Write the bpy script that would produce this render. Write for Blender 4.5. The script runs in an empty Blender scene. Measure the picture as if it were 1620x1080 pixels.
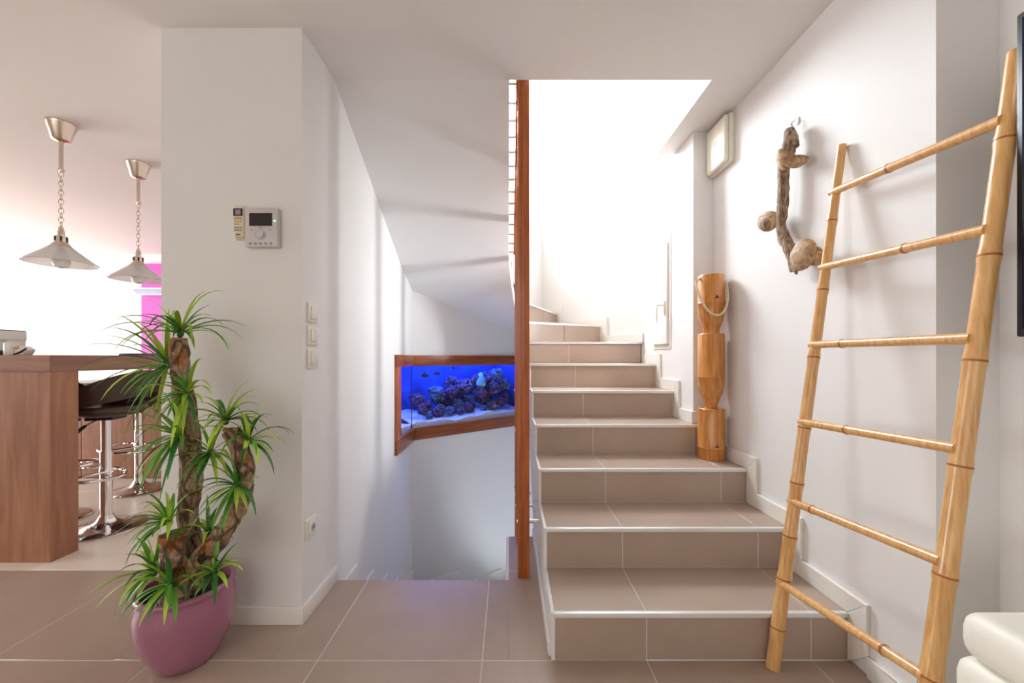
import bpy, bmesh, math, random
from mathutils import Vector, Matrix, Euler
random.seed(7)
S = bpy.context.scene
COL = S.collection
F = 621.0; VX = 805.0; VY = 566.0; CH = 1.10          # focal (px of 1620), vanishing point, eye height
# ------------------------------------------------------------------ camera, world, lights, exposure
cam = bpy.data.cameras.new('camera'); camo = bpy.data.objects.new('camera', cam); COL.objects.link(camo)
camo.location = (0, 0, CH); camo.rotation_euler = (math.pi/2, 0, 0)
cam.sensor_width = 36.0; cam.lens = F/1620*36.0; cam.clip_start = 0.02
cam.shift_x = (810-VX)/1620; cam.shift_y = (VY-540)/1620
S.camera = camo
S.view_settings.view_transform = 'Standard'; S.view_settings.look = 'None'
S.view_settings.gamma = 1.0; S.view_settings.use_curve_mapping = False
S.view_settings.exposure = 0.68
w = bpy.data.worlds.new('daylight'); S.world = w; w.use_nodes = True
w.node_tree.nodes['Background'].inputs[0].default_value = (0.97, 0.98, 1.0, 1)
w.node_tree.nodes['Background'].inputs[1].default_value = 0.8

def area(name, loc, target, sx, sy, power, col=(1, 1, 1), spread=None):
    l = bpy.data.lights.new(name, 'AREA'); l.shape = 'RECTANGLE'; l.size = sx; l.size_y = sy
    l.energy = power; l.color = col
    if spread: l.spread = spread
    o = bpy.data.objects.new(name, l); COL.objects.link(o); o.location = loc
    o.rotation_euler = (Vector(target)-Vector(loc)).to_track_quat('-Z', 'Y').to_euler()
    return o
# daylight through the two stairwell windows that the photograph shows, lamps just outside their panes
area('stair_window_daylight', (1.60, 2.87, 1.55), (0, 2.87, 1.55), 0.40, 0.75, 70, (0.88, 0.94, 1.0))
area('upper_window_daylight', (-0.238, 4.273, 3.53), (0.405, 3.507, 3.53), 1.00, 1.25, 140, (0.84, 0.93, 1.0))
# daylight from windows beyond the frame
area('kitchen_window_offscreen', (-8.48, 2.25, 1.33), (0, 2.25, 1.33), 4.2, 1.85, 165, (0.97, 0.98, 1.0))
area('living_window_offscreen', (-2.2, -3.98, 1.30), (-2.2, 0, 1.30), 4.9, 2.0, 20, (1.0, 0.94, 0.86))
area('lower_floor_offscreen', (0.80, 2.40, -2.2), (-0.5, 3.9, -0.6), 0.6, 0.6, 16, (0.80, 0.92, 1.0))

# ------------------------------------------------------------------ materials
MATS = {}
def newmat(name):
    m = bpy.data.materials.new(name); m.use_nodes = True
    return m, m.node_tree.nodes, m.node_tree.links, m.node_tree.nodes['Principled BSDF']
def rgb(r, g, b):
    f = lambda c: ((c/255+0.055)/1.055)**2.4 if c > 10 else c/255/12.92
    return (f(r), f(g), f(b), 1)
def plain(name, c, rough=0.5, metal=0.0, var=0.06, scale=8.0, bump=0.0, coat=0.0, stretch=None, objrand=0.0, spec=None):
    m, N, L, b = newmat(name)
    tc = N.new('ShaderNodeTexCoord'); mp = N.new('ShaderNodeMapping'); no = N.new('ShaderNodeTexNoise')
    if stretch: mp.inputs['Scale'].default_value = stretch
    no.inputs['Scale'].default_value = scale; no.inputs['Detail'].default_value = 5
    L.new(tc.outputs['Object'], mp.inputs[0]); L.new(mp.outputs[0], no.inputs['Vector'])
    rp = N.new('ShaderNodeValToRGB')
    k0, k1 = 1-var, 1+var
    rp.color_ramp.elements[0].position = 0.3; rp.color_ramp.elements[1].position = 0.7
    rp.color_ramp.elements[0].color = (c[0]*k0, c[1]*k0, c[2]*k0, 1)
    rp.color_ramp.elements[1].color = (min(1, c[0]*k1), min(1, c[1]*k1), min(1, c[2]*k1), 1)
    L.new(no.outputs['Fac'], rp.inputs[0])
    out = rp.outputs[0]
    if objrand:
        oi = N.new('ShaderNodeObjectInfo'); mr = N.new('ShaderNodeMapRange')
        mr.inputs['To Min'].default_value = 1-objrand; mr.inputs['To Max'].default_value = 1+objrand
        L.new(oi.outputs['Random'], mr.inputs[0])
        hs = N.new('ShaderNodeHueSaturation'); L.new(mr.outputs[0], hs.inputs['Value']); L.new(out, hs.inputs['Color'])
        out = hs.outputs[0]
    L.new(out, b.inputs['Base Color'])
    b.inputs['Roughness'].default_value = rough; b.inputs['Metallic'].default_value = metal
    b.inputs['Coat Weight'].default_value = coat
    if spec is not None: b.inputs['Specular IOR Level'].default_value = spec
    if bump:
        bp = N.new('ShaderNodeBump'); bp.inputs['Strength'].default_value = bump; bp.inputs['Distance'].default_value = 0.01
        L.new(no.outputs['Fac'], bp.inputs['Height']); L.new(bp.outputs[0], b.inputs['Normal'])
    MATS[name] = m
    return m
def wood(name, c0, c1, stretch=(18, 18, 1.2), rough=0.4, scale=3.0, coat=0.0, bump=0.1):
    m, N, L, b = newmat(name)
    tc = N.new('ShaderNodeTexCoord'); mp = N.new('ShaderNodeMapping'); mp.inputs['Scale'].default_value = stretch
    L.new(tc.outputs['Object'], mp.inputs[0])
    no = N.new('ShaderNodeTexNoise'); no.inputs['Scale'].default_value = scale; no.inputs['Detail'].default_value = 8
    no.inputs['Distortion'].default_value = 0.6
    L.new(mp.outputs[0], no.inputs['Vector'])
    rp = N.new('ShaderNodeValToRGB'); rp.color_ramp.elements[0].position = 0.33; rp.color_ramp.elements[1].position = 0.68
    rp.color_ramp.elements[0].color = c0; rp.color_ramp.elements[1].color = c1
    L.new(no.outputs['Fac'], rp.inputs[0]); L.new(rp.outputs[0], b.inputs['Base Color'])
    b.inputs['Roughness'].default_value = rough; b.inputs['Coat Weight'].default_value = coat
    bp = N.new('ShaderNodeBump'); bp.inputs['Strength'].default_value = bump; bp.inputs['Distance'].default_value = 0.004
    L.new(no.outputs['Fac'], bp.inputs['Height']); L.new(bp.outputs[0], b.inputs['Normal'])
    MATS[name] = m
def emis(name, c, s):
    m, N, L, b = newmat(name)
    b.inputs['Base Color'].default_value = c; b.inputs['Emission Color'].default_value = c
    b.inputs['Emission Strength'].default_value = s; MATS[name] = m
def glass(name, tint=(1, 1, 1, 1), refl=0.06):
    m, N, L, b = newmat(name); N.remove(b)
    t = N.new('ShaderNodeBsdfTransparent'); t.inputs[0].default_value = tint
    g = N.new('ShaderNodeBsdfGlossy'); g.inputs['Roughness'].default_value = 0.02
    fr = N.new('ShaderNodeFresnel'); fr.inputs[0].default_value = 1.25
    mx = N.new('ShaderNodeMixShader'); ge = N.new('ShaderNodeNewGeometry'); sb = N.new('ShaderNodeMath'); sb.operation = 'SUBTRACT'; sb.inputs[0].default_value = 1.0
    ml = N.new('ShaderNodeMath'); ml.operation = 'MULTIPLY'; L.new(ge.outputs['Backfacing'], sb.inputs[1]); L.new(fr.outputs[0], ml.inputs[0]); L.new(sb.outputs[0], ml.inputs[1]); L.new(ml.outputs[0], mx.inputs[0])
    L.new(t.outputs[0], mx.inputs[1]); L.new(g.outputs[0], mx.inputs[2])
    L.new(mx.outputs[0], N['Material Output'].inputs[0]); MATS[name] = m
plain('wall', rgb(236, 233, 230), 0.75, var=0.012, scale=3, bump=0.02)
plain('ceiling', rgb(236, 231, 226), 0.85, var=0.01, scale=2)
plain('skirt', rgb(240, 234, 226), 0.35, var=0.015, scale=6)
plain('tile', rgb(178, 157, 141), 0.33, var=0.05, scale=5, bump=0.02, objrand=0.02)
plain('grout', rgb(214, 205, 196), 0.8, var=0.03, scale=40)
plain('cream_tile', rgb(238, 226, 212), 0.30, var=0.03, scale=4, objrand=0.012)
plain('nosing', rgb(232, 232, 230), 0.32, metal=0.25, var=0.02)
wood('bar_wood', rgb(146, 96, 68), rgb(178, 126, 96), (7, 7, 0.7), 0.42, bump=0.03)
wood('bar_wood_h', rgb(136, 92, 70), rgb(170, 122, 98), (0.7, 7, 7), 0.42, bump=0.03)
wood('bar_wood_y', rgb(136, 96, 78), rgb(170, 126, 104), (7, 0.7, 7), 0.42, bump=0.03)
wood('cherry', rgb(160, 80, 30), rgb(198, 110, 50), (22, 22, 1.4), 0.34, coat=0.25)
wood('cherry_h', rgb(124, 60, 24), rgb(166, 88, 38), (1.2, 1.2, 22), 0.34, coat=0.25)
wood('bamboo', rgb(204, 148, 84), rgb(230, 182, 118), (30, 30, 2.0), 0.30, coat=0.35, bump=0.05)
plain('bamboo_node', rgb(166, 98, 42), 0.5, var=0.15, scale=30)
plain('bamboo_cut', rgb(222, 188, 138), 0.6, var=0.08, scale=40)
wood('bamboo_orange', rgb(186, 112, 42), rgb(222, 154, 74), (26, 26, 1.8), 0.26, coat=0.5, bump=0.05)
plain('bamboo_dark', rgb(70, 34, 14), 0.6)
plain('rope', rgb(222, 206, 176), 0.8, var=0.12, scale=90, bump=0.3)
wood('driftwood', rgb(92, 66, 48), rgb(196, 168, 140), (42, 42, 9), 0.8, scale=2.5, bump=1.0)
wood('driftcut', rgb(140, 102, 70), rgb(214, 180, 142), (20, 20, 20), 0.65, scale=2.0, bump=0.6)
plain('chrome', (0.86, 0.86, 0.87, 1), 0.08, metal=1.0, var=0.01)
plain('steel', (0.66, 0.65, 0.64, 1), 0.25, metal=1.0, var=0.02)
plain('nickel', (0.66, 0.56, 0.46, 1), 0.24, metal=1.0, var=0.06, scale=4, stretch=(1, 1, 30))
plain('leather', rgb(64, 42, 36), 0.35, var=0.08, scale=30, bump=0.06)
plain('black', rgb(22, 20, 20), 0.4)
plain('white_plastic', rgb(238, 236, 230), 0.3, var=0.01)
plain('ivory_plastic', rgb(228, 208, 176), 0.4, var=0.02)
plain('cream_plastic', rgb(240, 234, 216), 0.32, var=0.01)
plain('grey_plastic', rgb(208, 202, 200), 0.3, var=0.01)
plain('button_grey', rgb(150, 150, 158), 0.5, var=0.02)
plain('print_grey', rgb(120, 112, 110), 0.6, var=0.02)
plain('orange_plastic', rgb(240, 150, 60), 0.4)
plain('lcd', rgb(150, 152, 158), 0.3)
plain('screen', rgb(44, 34, 38), 0.12, var=0.02)
plain('tv_screen', rgb(16, 26, 44), 0.10, var=0.02)
plain('socket_dark', rgb(196, 184, 166), 0.6)
plain('pink', rgb(218, 84, 190), 0.55, var=0.02)
plain('pot', rgb(164, 102, 126), 0.20, var=0.03, scale=2, coat=0.6)
plain('soil', rgb(48, 36, 28), 0.95, var=0.4, scale=60, bump=0.8)
m, N, L, b = newmat('bark'); MATS['bark'] = m
tc = N.new('ShaderNodeTexCoord'); mp = N.new('ShaderNodeMapping'); mp.inputs['Scale'].default_value = (30, 30, 13)
L.new(tc.outputs['Object'], mp.inputs[0])
n1 = N.new('ShaderNodeTexNoise'); n1.inputs['Scale'].default_value = 2.2; n1.inputs['Detail'].default_value = 9; n1.inputs['Roughness'].default_value = 0.7; n1.inputs['Distortion'].default_value = 0.8
vo = N.new('ShaderNodeTexVoronoi'); vo.feature = 'DISTANCE_TO_EDGE'; vo.inputs['Scale'].default_value = 1.3; vo.inputs['Randomness'].default_value = 1
n2_ = N.new('ShaderNodeTexNoise'); n2_.inputs['Scale'].default_value = 14; n2_.inputs['Detail'].default_value = 3
mixv = N.new('ShaderNodeMixRGB'); mixv.inputs[0].default_value = 0.35
L.new(mp.outputs[0], n1.inputs['Vector']); L.new(mp.outputs[0], mixv.inputs[1]); L.new(n1.outputs['Color'], mixv.inputs[2]); L.new(mixv.outputs[0], vo.inputs['Vector'])
L.new(tc.outputs['Object'], n2_.inputs['Vector'])
rp = N.new('ShaderNodeValToRGB'); rp.color_ramp.elements[0].position = 0.36; rp.color_ramp.elements[1].position = 0.66
rp.color_ramp.elements[0].color = rgb(138, 102, 74); rp.color_ramp.elements[1].color = rgb(220, 186, 152)
L.new(n1.outputs['Fac'], rp.inputs[0])
r2 = N.new('ShaderNodeValToRGB'); r2.color_ramp.elements[0].position = 0.58; r2.color_ramp.elements[1].position = 0.64
r2.color_ramp.elements[0].color = (0, 0, 0, 1); r2.color_ramp.elements[1].color = (1, 1, 1, 1); L.new(n2_.outputs['Fac'], r2.inputs[0])
mo = N.new('ShaderNodeMixRGB'); mo.inputs[2].default_value = rgb(190, 118, 66); L.new(r2.outputs[0], mo.inputs[0]); L.new(rp.outputs[0], mo.inputs[1])
r3 = N.new('ShaderNodeValToRGB'); r3.color_ramp.elements[0].position = 0.0; r3.color_ramp.elements[1].position = 0.10
r3.color_ramp.elements[0].color = (0.22, 0.16, 0.12, 1); r3.color_ramp.elements[1].color = (1, 1, 1, 1); L.new(vo.outputs['Distance'], r3.inputs[0])
mm = N.new('ShaderNodeMixRGB'); mm.blend_type = 'MULTIPLY'; mm.inputs[0].default_value = 0.6; L.new(mo.outputs[0], mm.inputs[1]); L.new(r3.outputs[0], mm.inputs[2])
L.new(mm.outputs[0], b.inputs['Base Color']); b.inputs['Roughness'].default_value = 0.9
ad = N.new('ShaderNodeMath'); ad.operation = 'ADD'; L.new(n1.outputs['Fac'], ad.inputs[0]); L.new(r3.outputs[0], ad.inputs[1])
bp = N.new('ShaderNodeBump'); bp.inputs['Strength'].default_value = 1.0; bp.inputs['Distance'].default_value = 0.012
L.new(ad.outputs[0], bp.inputs['Height']); L.new(bp.outputs[0], b.inputs['Normal'])
plain('bark_cut', rgb(176, 118, 74), 0.85, var=0.25, scale=30, bump=0.5)
plain('bark_hollow', rgb(44, 26, 16), 0.9)
plain('moss', rgb(96, 110, 40), 0.95, var=0.3, scale=60, bump=0.6)
plain('leaf', rgb(96, 162, 54), 0.42, var=0.35, scale=9, objrand=0.25)
plain('leaf_light', rgb(180, 212, 74), 0.42, var=0.3, scale=9, objrand=0.2)
plain('leaf_dark', rgb(62, 122, 52), 0.42, var=0.3, scale=9, objrand=0.25)
plain('sofa_leather', rgb(240, 236, 222), 0.45, var=0.02, scale=12, bump=0.03)
plain('counter_grey', rgb(70, 78, 90), 0.3)
plain('rock', rgb(92, 66, 100), 0.95, var=0.8, scale=34, bump=1.0)
plain('rock_b', rgb(84, 100, 128), 0.95, var=0.85, scale=44, bump=1.0)
plain('coral', rgb(120, 200, 220), 0.8, var=0.35, scale=40, bump=0.6)
plain('sand', rgb(206, 206, 226), 0.9, var=0.15, scale=50, bump=0.5)
plain('tank_back', rgb(34, 58, 150), 0.8, var=0.5, scale=5)
plain('fish_blue', rgb(30, 60, 200), 0.4)
plain('fish_dark', rgb(24, 26, 46), 0.4)
plain('fish_orange', rgb(220, 110, 60), 0.4)
plain('pale_blue', rgb(190, 205, 230), 0.4)
plain('straw', rgb(222, 190, 120), 0.5)
glass('glass')
emis('led_green', (0.1, 1.0, 0.25, 1), 2.5)
# frosted lampshade glass
m, N, L, b = newmat('shade_glass')
b.inputs['Base Color'].default_value = rgb(250, 244, 236); b.inputs['Roughness'].default_value = 0.25
b.inputs['Transmission Weight'].default_value = 0.6; b.inputs['Subsurface Weight'].default_value = 0.0
tc = N.new('ShaderNodeTexCoord'); wv = N.new('ShaderNodeTexNoise'); wv.inputs['Scale'].default_value = 5; wv.inputs['Distortion'].default_value = 2.0
rp = N.new('ShaderNodeValToRGB'); rp.color_ramp.elements[0].color = rgb(244, 240, 236); rp.color_ramp.elements[1].color = rgb(255, 254, 252)
L.new(tc.outputs['Object'], wv.inputs['Vector']); L.new(wv.outputs[0], rp.inputs[0]); L.new(rp.outputs[0], b.inputs['Base Color'])
MATS['shade_glass'] = m

# ------------------------------------------------------------------ mesh helpers
class MB:
    def __init__(s): s.v = []; s.f = []
    def add(s, vs, fs):
        o = len(s.v); s.v += [tuple(p) for p in vs]; s.f += [tuple(i+o for i in q) for q in fs]; return s
    def box(s, x0, x1, y0, y1, z0, z1):
        return s.add([(x0,y0,z0),(x1,y0,z0),(x1,y1,z0),(x0,y1,z0),(x0,y0,z1),(x1,y0,z1),(x1,y1,z1),(x0,y1,z1)],
                     [(0,3,2,1),(4,5,6,7),(0,1,5,4),(1,2,6,5),(2,3,7,6),(3,0,4,7)])
    def prism(s, poly, a, b, axis='z'):
        n = len(poly)
        def mk(p, t):
            if axis == 'z': return (p[0], p[1], t)
            if axis == 'x': return (t, p[0], p[1])
            return (p[0], t, p[1])
        vs = [mk(p, a) for p in poly]+[mk(p, b) for p in poly]
        fs = [tuple(range(n-1, -1, -1)), tuple(range(n, 2*n))]
        fs += [(i, (i+1) % n, n+(i+1) % n, n+i) for i in range(n)]
        return s.add(vs, fs)
    def tube(s, pts, rad, n=10, closed=False, cap=True, flat=None, jitter=0):
        pts = [Vector(p) for p in pts]; m = len(pts)
        rad = rad if isinstance(rad, (list, tuple)) else [rad]*m
        rings = []; up = None
        for i, p in enumerate(pts):
            if closed: t = pts[(i+1) % m]-pts[i-1]
            else: t = pts[min(i+1, m-1)]-pts[max(i-1, 0)]
            t.normalize()
            if up is None:
                up = Vector((0, 0, 1)) if abs(t.z) < 0.9 else Vector((0, 1, 0))
            a = t.cross(up).normalized(); c = a.cross(t).normalized(); up = c
            ring = []
            for k in range(n):
                th = 2*math.pi*k/n
                r = rad[i]*(1+(random.uniform(-jitter, jitter) if jitter else 0))
                ring.append(p+(a*math.cos(th)+c*math.sin(th)*(flat or 1))*r)
            rings.append(ring)
        vs = [q for r in rings for q in r]; fs = []
        last = m if closed else m-1
        for i in range(last):
            j = (i+1) % m
            for k in range(n):
                fs.append((i*n+k, i*n+(k+1) % n, j*n+(k+1) % n, j*n+k))
        if cap and not closed:
            fs.append(tuple(range(n-1, -1, -1))); fs.append(tuple((m-1)*n+k for k in range(n)))
        return s.add(vs, fs)
    def lathe(s, prof, c=(0, 0, 0), n=32, cap=True):
        vs = []; fs = []; m = len(prof)
        for r, z in prof:
            for k in range(n):
                th = 2*math.pi*k/n; vs.append((c[0]+r*math.cos(th), c[1]+r*math.sin(th), c[2]+z))
        for i in range(m-1):
            for k in range(n):
                fs.append((i*n+k, i*n+(k+1) % n, (i+1)*n+(k+1) % n, (i+1)*n+k))
        if cap:
            if prof[0][0] > 1e-4: fs.append(tuple(range(n-1, -1, -1)))
            if prof[-1][0] > 1e-4: fs.append(tuple((m-1)*n+k for k in range(n)))
        return s.add(vs, fs)
    def ball(s, c, rx, ry, rz, nu=14, nv=9, jit=0.0, rnd=None):
        vs = []; fs = []
        rr = rnd or random
        for i in range(nv+1):
            ph = math.pi*i/nv-math.pi/2
            for k in range(nu):
                th = 2*math.pi*k/nu; j = 1+(rr.uniform(-jit, jit) if 0 < i < nv else 0)
                vs.append((c[0]+rx*j*math.cos(ph)*math.cos(th), c[1]+ry*j*math.cos(ph)*math.sin(th), c[2]+rz*j*math.sin(ph)))
        for i in range(nv):
            for k in range(nu):
                fs.append((i*nu+k, i*nu+(k+1) % nu, (i+1)*nu+(k+1) % nu, (i+1)*nu+k))
        return s.add(vs, fs)
    def build(s, name, mat, parent=None, smooth=False, bevel=0, seg=2, origin=None, angle=40):
        me = bpy.data.meshes.new(name)
        o = bpy.data.objects.new(name, me)
        org = Vector(origin) if origin is not None else Vector((0, 0, 0))
        if parent is not None and origin is None: org = parent.matrix_world.translation.copy() if False else Vector(parent.get('_org', (0, 0, 0)))
        me.from_pydata([Vector(p)-org for p in s.v], [], s.f)
        bm = bmesh.new(); bm.from_mesh(me)
        bmesh.ops.remove_doubles(bm, verts=bm.verts, dist=1e-6)
        bmesh.ops.recalc_face_normals(bm, faces=bm.faces)
        if bevel:
            bm.normal_update()
            es = [e for e in bm.edges if len(e.link_faces) == 2 and e.calc_face_angle(0) > 0.5]
            bmesh.ops.bevel(bm, geom=es, offset=bevel, segments=seg, affect='EDGES', profile=0.5, clamp_overlap=True)
        bm.to_mesh(me); bm.free()
        if smooth or bevel:
            for p in me.polygons: p.use_smooth = True
            me.set_sharp_from_angle(angle=math.radians(angle))
        me.materials.append(MATS[mat]); COL.objects.link(o)
        if parent is not None:
            o.parent = parent
            po = Vector(parent.get('_org', (0, 0, 0)))
            o.location = org-po
        else: o.location = org
        ORG[o.name] = org
        return o
ORG = {}
def part(mb, name, mat, parent, **k):
    """mesh part in world coordinates under parent (parents carry no rotation)"""
    po = ORG[parent.name]
    o = mb.build(name, mat, None, origin=po, **k)
    o.parent = parent; o.location = (0, 0, 0)
    return o
def thing(name, label, cat, loc, group=None):
    o = bpy.data.objects.new(name, None); COL.objects.link(o); o.location = loc; o.empty_display_size = 0.1
    ORG[o.name] = Vector(loc); o['label'] = label; o['category'] = cat
    if group: o['group'] = group
    return o
def single(mb, name, mat, label, cat, loc, group=None, **k):
    o = mb.build(name, mat, None, origin=loc, **k); o['label'] = label; o['category'] = cat
    if group: o['group'] = group
    return o
def struct(mb, name, mat, label=None, **k):
    o = mb.build(name, mat, None, origin=k.pop('origin', (0, 0, 0)), **k); o['kind'] = 'structure'
    if label: o['label'] = label; o['category'] = name.split('_')[0]
    return o
def ray(x, y, d):           # a place in the room: bearing taken from the photograph, distance d from the camera plane
    return Vector(((x-VX)/F*d, d, CH+(VY-y)/F*d))
def onX(x, y, X):           # same bearing met with a wall plane X
    d = X*F/(x-VX); return Vector((X, d, CH+(VY-y)/F*d))

# ------------------------------------------------------------------ key dimensions
CZ = 2.47; R = 0.176
D = {1: 1.429, 2: 1.733, 3: 2.035, 4: 2.339, 5: 2.640, 6: 2.955, 7: 3.275}
LX = 0.168; SX = 0.155; WX = 1.245; IX = 1.12; PD = 2.385
WLX = -0.86; PX0 = -1.443; PY = 1.63; LIP = 1.936
C1 = (WLX, 3.49); APEX = (0.385, 4.535); C2 = (IX, 3.258)
ZT = 5.4; ZB = -2.7
# ------------------------------------------------------------------ setting: floor
fl = MB(); 
fl.box(-8.5, 1.5, -4.0, 1.43, -0.25, -0.0012).box(-8.5, PX0+0.5, 1.43, 2.035, -0.25, -0.0012)
fl.box(WLX-0.1, 0.0, 1.43, 1.945, -0.25, -0.0012).box(0, 0.5, 1.43, 2.42, -0.25, -0.0012)
floor = struct(fl, 'floor', 'grout', 'greige large-format tiled floor with pale joints')
g = 0.0026
TX = [-0.097+0.6*k for k in range(-15, 4)]; TY = [1.429-0.605*k for k in range(-1, 10)]
TY = sorted(TY)
def clip_tiles(regions, parent, mat, xs, ys, z1, th=0.012):
    for i in range(len(xs)-1):
        for j in range(len(ys)-1):
            for (x0, x1, y0, y1) in regions:
                a, b, c, d = max(x0, xs[i]+g), min(x1, xs[i+1]-g), max(y0, ys[j]+g), min(y1, ys[j+1]-g)
                if b-a > 0.02 and d-c > 0.02:
                    part(MB().box(a, b, c, d, z1-th, z1), 'tile', mat, parent, bevel=0.0012, seg=1)
clip_tiles([(-8.5, 1.43, -4.0, 1.429)], floor, 'tile', TX, TY, 0.0)
clip_tiles([(-8.5, PX0, 1.429, 2.034), (PX0, WLX, 1.429, PY+0.01), (WLX, 0.0, 1.429, 1.946), (0.0, SX+0.005, 1.429, 2.42)], floor, 'tile', TX, TY+[2.64], 0.0)
kf = struct(MB().box(-8.5, PX0, 2.035, 5.3, -0.25, 0.0), 'floor', 'grout', 'pale cream tiled kitchen floor')
clip_tiles([(-8.5, PX0, 2.038, 5.2)], kf, 'cream_tile', TX, [2.036+0.6*k for k in range(7)], 0.001)
part(MB().box(-0.016, 0.0, 1.946, 2.42, -0.30, -0.004), 'edge_board', 'skirt', floor)
# ------------------------------------------------------------------ setting: ceiling
ce = MB().box(-8.5, 1.6, -4.0, LIP, CZ, 2.80).box(-8.5, WLX, LIP, 5.3, CZ, 2.80).box(1.0, 1.6, LIP, 2.65, CZ, 2.80)
struct(ce, 'ceiling', 'ceiling', 'smooth white ceiling with open stairwell')
top = MB().box(-1.0, 1.6, 0.9, 1.9, ZT, ZT+0.1).box(-1.0, 1.6, 4.3, 4.8, ZT, ZT+0.1).box(-1.0, -0.55, 1.9, 4.3, ZT, ZT+0.1).box(1.25, 1.6, 1.9, 4.3, ZT, ZT+0.1).box(-0.55, 1.25, 1.9, 4.3, ZT, ZT+0.1)
struct(top, 'ceiling', 'ceiling', 'white stairwell ceiling on the upper floor')
# ------------------------------------------------------------------ setting: walls
AQ0, AQZ0, AQZ1 = 3.02, 0.43, 1.07
wl = MB().box(PX0, WLX, PY, PY+0.10, -0.25, CZ)                          # pillar front
wl.box(WLX-0.06, WLX, PY+0.10, AQ0, ZB, ZT).box(WLX-0.06, WLX, AQ0, C1[1]+0.02, ZB, AQZ0).box(WLX-0.06, WLX, AQ0, C1[1]+0.02, AQZ1, ZT)
wl.box(PX0, PX0+0.06, PY+0.10, 5.3, -0.25, CZ)
wl.box(WLX-0.06, WLX, 0.9, PY+0.10, 2.8, ZT)
struct(wl, 'wall_left', 'wall', 'white wall and square pillar beside the stairs down')
u = Vector((APEX[0]-C1[0], APEX[1]-C1[1])); LEN = u.length; u.normalize(); nrm = Vector((-u.y, u.x))
def ob(t, off): p = Vector(C1)+u*t+nrm*off; return (p.x, p.y)           # oblique wall frame: t along, off outwards
def oquad(t0, t1, o0, o1): return [ob(t0, o0), ob(t1, o0), ob(t1, o1), ob(t0, o1)]
AQT = 1.36
wb = MB().prism(oquad(0, AQT, 0, 0.06), ZB, AQZ0).prism(oquad(0, AQT, 0, 0.06), AQZ1, 2.87).prism(oquad(AQT, LEN+0.04, 0, 0.06), ZB, 2.87).prism(oquad(0, 0.45, 0, 0.06), 2.87, ZT).prism(oquad(0.45, 1.50, 0, 0.06), 4.20, ZT).prism(oquad(1.50, LEN+0.04, 0, 0.06), 2.87, ZT)
struct(wb, 'wall_back_left', 'wall', 'angled white stairwell wall holding the aquarium')
v2 = Vector((C2[0]-APEX[0], C2[1]-APEX[1])); L2 = v2.length; v2.normalize(); n2 = Vector((-v2.y, v2.x))
def ob2(t, off): p = Vector(APEX)+v2*t+n2*off; return (p.x, p.y)
struct(MB().prism([ob2(-0.05, 0), ob2(L2+0.05, 0), ob2(L2+0.05, 0.08), ob2(-0.05, 0.08)], ZB, ZT), 'wall_back_right', 'wall', 'bright angled white wall at the stair turn')
WY0, WY1, WZ0, WZ1 = 2.735, 3.005, 1.20, 1.905
wr = MB().box(WX, 1.55, 1.144, PD, ZB, ZT)
wr.box(IX, 1.45, PD, WY0, ZB, ZT).box(IX, 1.45, WY1, 3.34, ZB, ZT).box(IX, 1.45, WY0, WY1, ZB, WZ0).box(IX, 1.45, WY0, WY1, WZ1, ZT)
wr.box(1.43, 1.60, -4.0, 1.150, -0.25, CZ)
struct(wr, 'wall_right', 'wall', 'white wall with shallow pier along the stairs')
struct(MB().box(-8.5, 1.5, -4.1, -3.95, 0, 0.25).box(-8.5, 1.5, -4.1, -3.95, 2.35, CZ).box(-8.5, -4.7, -4.1, -3.95, 0, CZ).box(0.3, 1.5, -4.1, -3.95, 0, CZ), 'wall_rear', 'wall', 'rear living room wall with wide window')
struct(MB().box(-8.6, -8.45, -4.0, 0.1, 0, CZ).box(-8.6, -8.45, 4.4, 5.3, 0, CZ).box(-8.6, -8.45, 0.1, 4.4, 0, 0.35).box(-8.6, -8.45, 0.1, 4.4, 2.3, CZ), 'wall_far_left', 'wall', 'kitchen side wall with window')
struct(MB().box(-8.5, PX0, 5.2, 5.3, 0, CZ), 'wall_kitchen', 'wall', 'white kitchen back wall')
struct(MB().box(-0.9, 1.6, 0.9, 1.0, 2.8, ZT).box(1.25, 1.6, 0.9, 1.2, 2.8, ZT), 'wall_upper_closure', 'wall', 'unseen wall added to close the upper stairwell against sky light')  # added out of view; the unbuilt upper floor would let sky light in
struct(MB().box(-0.95, 1.3, 1.6, 1.70, ZB, -0.25).box(-1.0, 1.6, 1.6, 4.8, ZB-0.1, ZB), 'wall_lower_closure', 'wall', 'unseen wall and floor added to close the lower stairwell against outside light')  # added below the view so outside light does not leak up the well
struct(MB().box(-4.84, -3.3, 5.17, 5.20, 0.0, 2.34), 'wall_pink', 'pink', 'magenta pink painted kitchen wall panel')
# ------------------------------------------------------------------ baseboards
bh = 0.072
struct(MB().box(PX0, WLX+0.012, PY-0.013, PY, 0, bh), 'baseboard_pillar', 'skirt', bevel=0.002)
struct(MB().box(WLX, WLX+0.0135, PY-0.0005, 1.946, 0, bh), 'baseboard_left', 'skirt', bevel=0.002)
struct(MB().box(WX-0.015, WX, 1.144, D[1]-0.078, 0, bh).box(1.415, 1.43, -4, 1.144, 0, bh).box(WX-0.015, 1.43, 1.130, 1.144, 0, bh), 'baseboard_right', 'skirt', bevel=0.002)
struct(MB().box(SX-0.010, SX, D[1]+0.02, 2.42, 0, 0.05), 'baseboard_stair', 'skirt', bevel=0.002)
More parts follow.
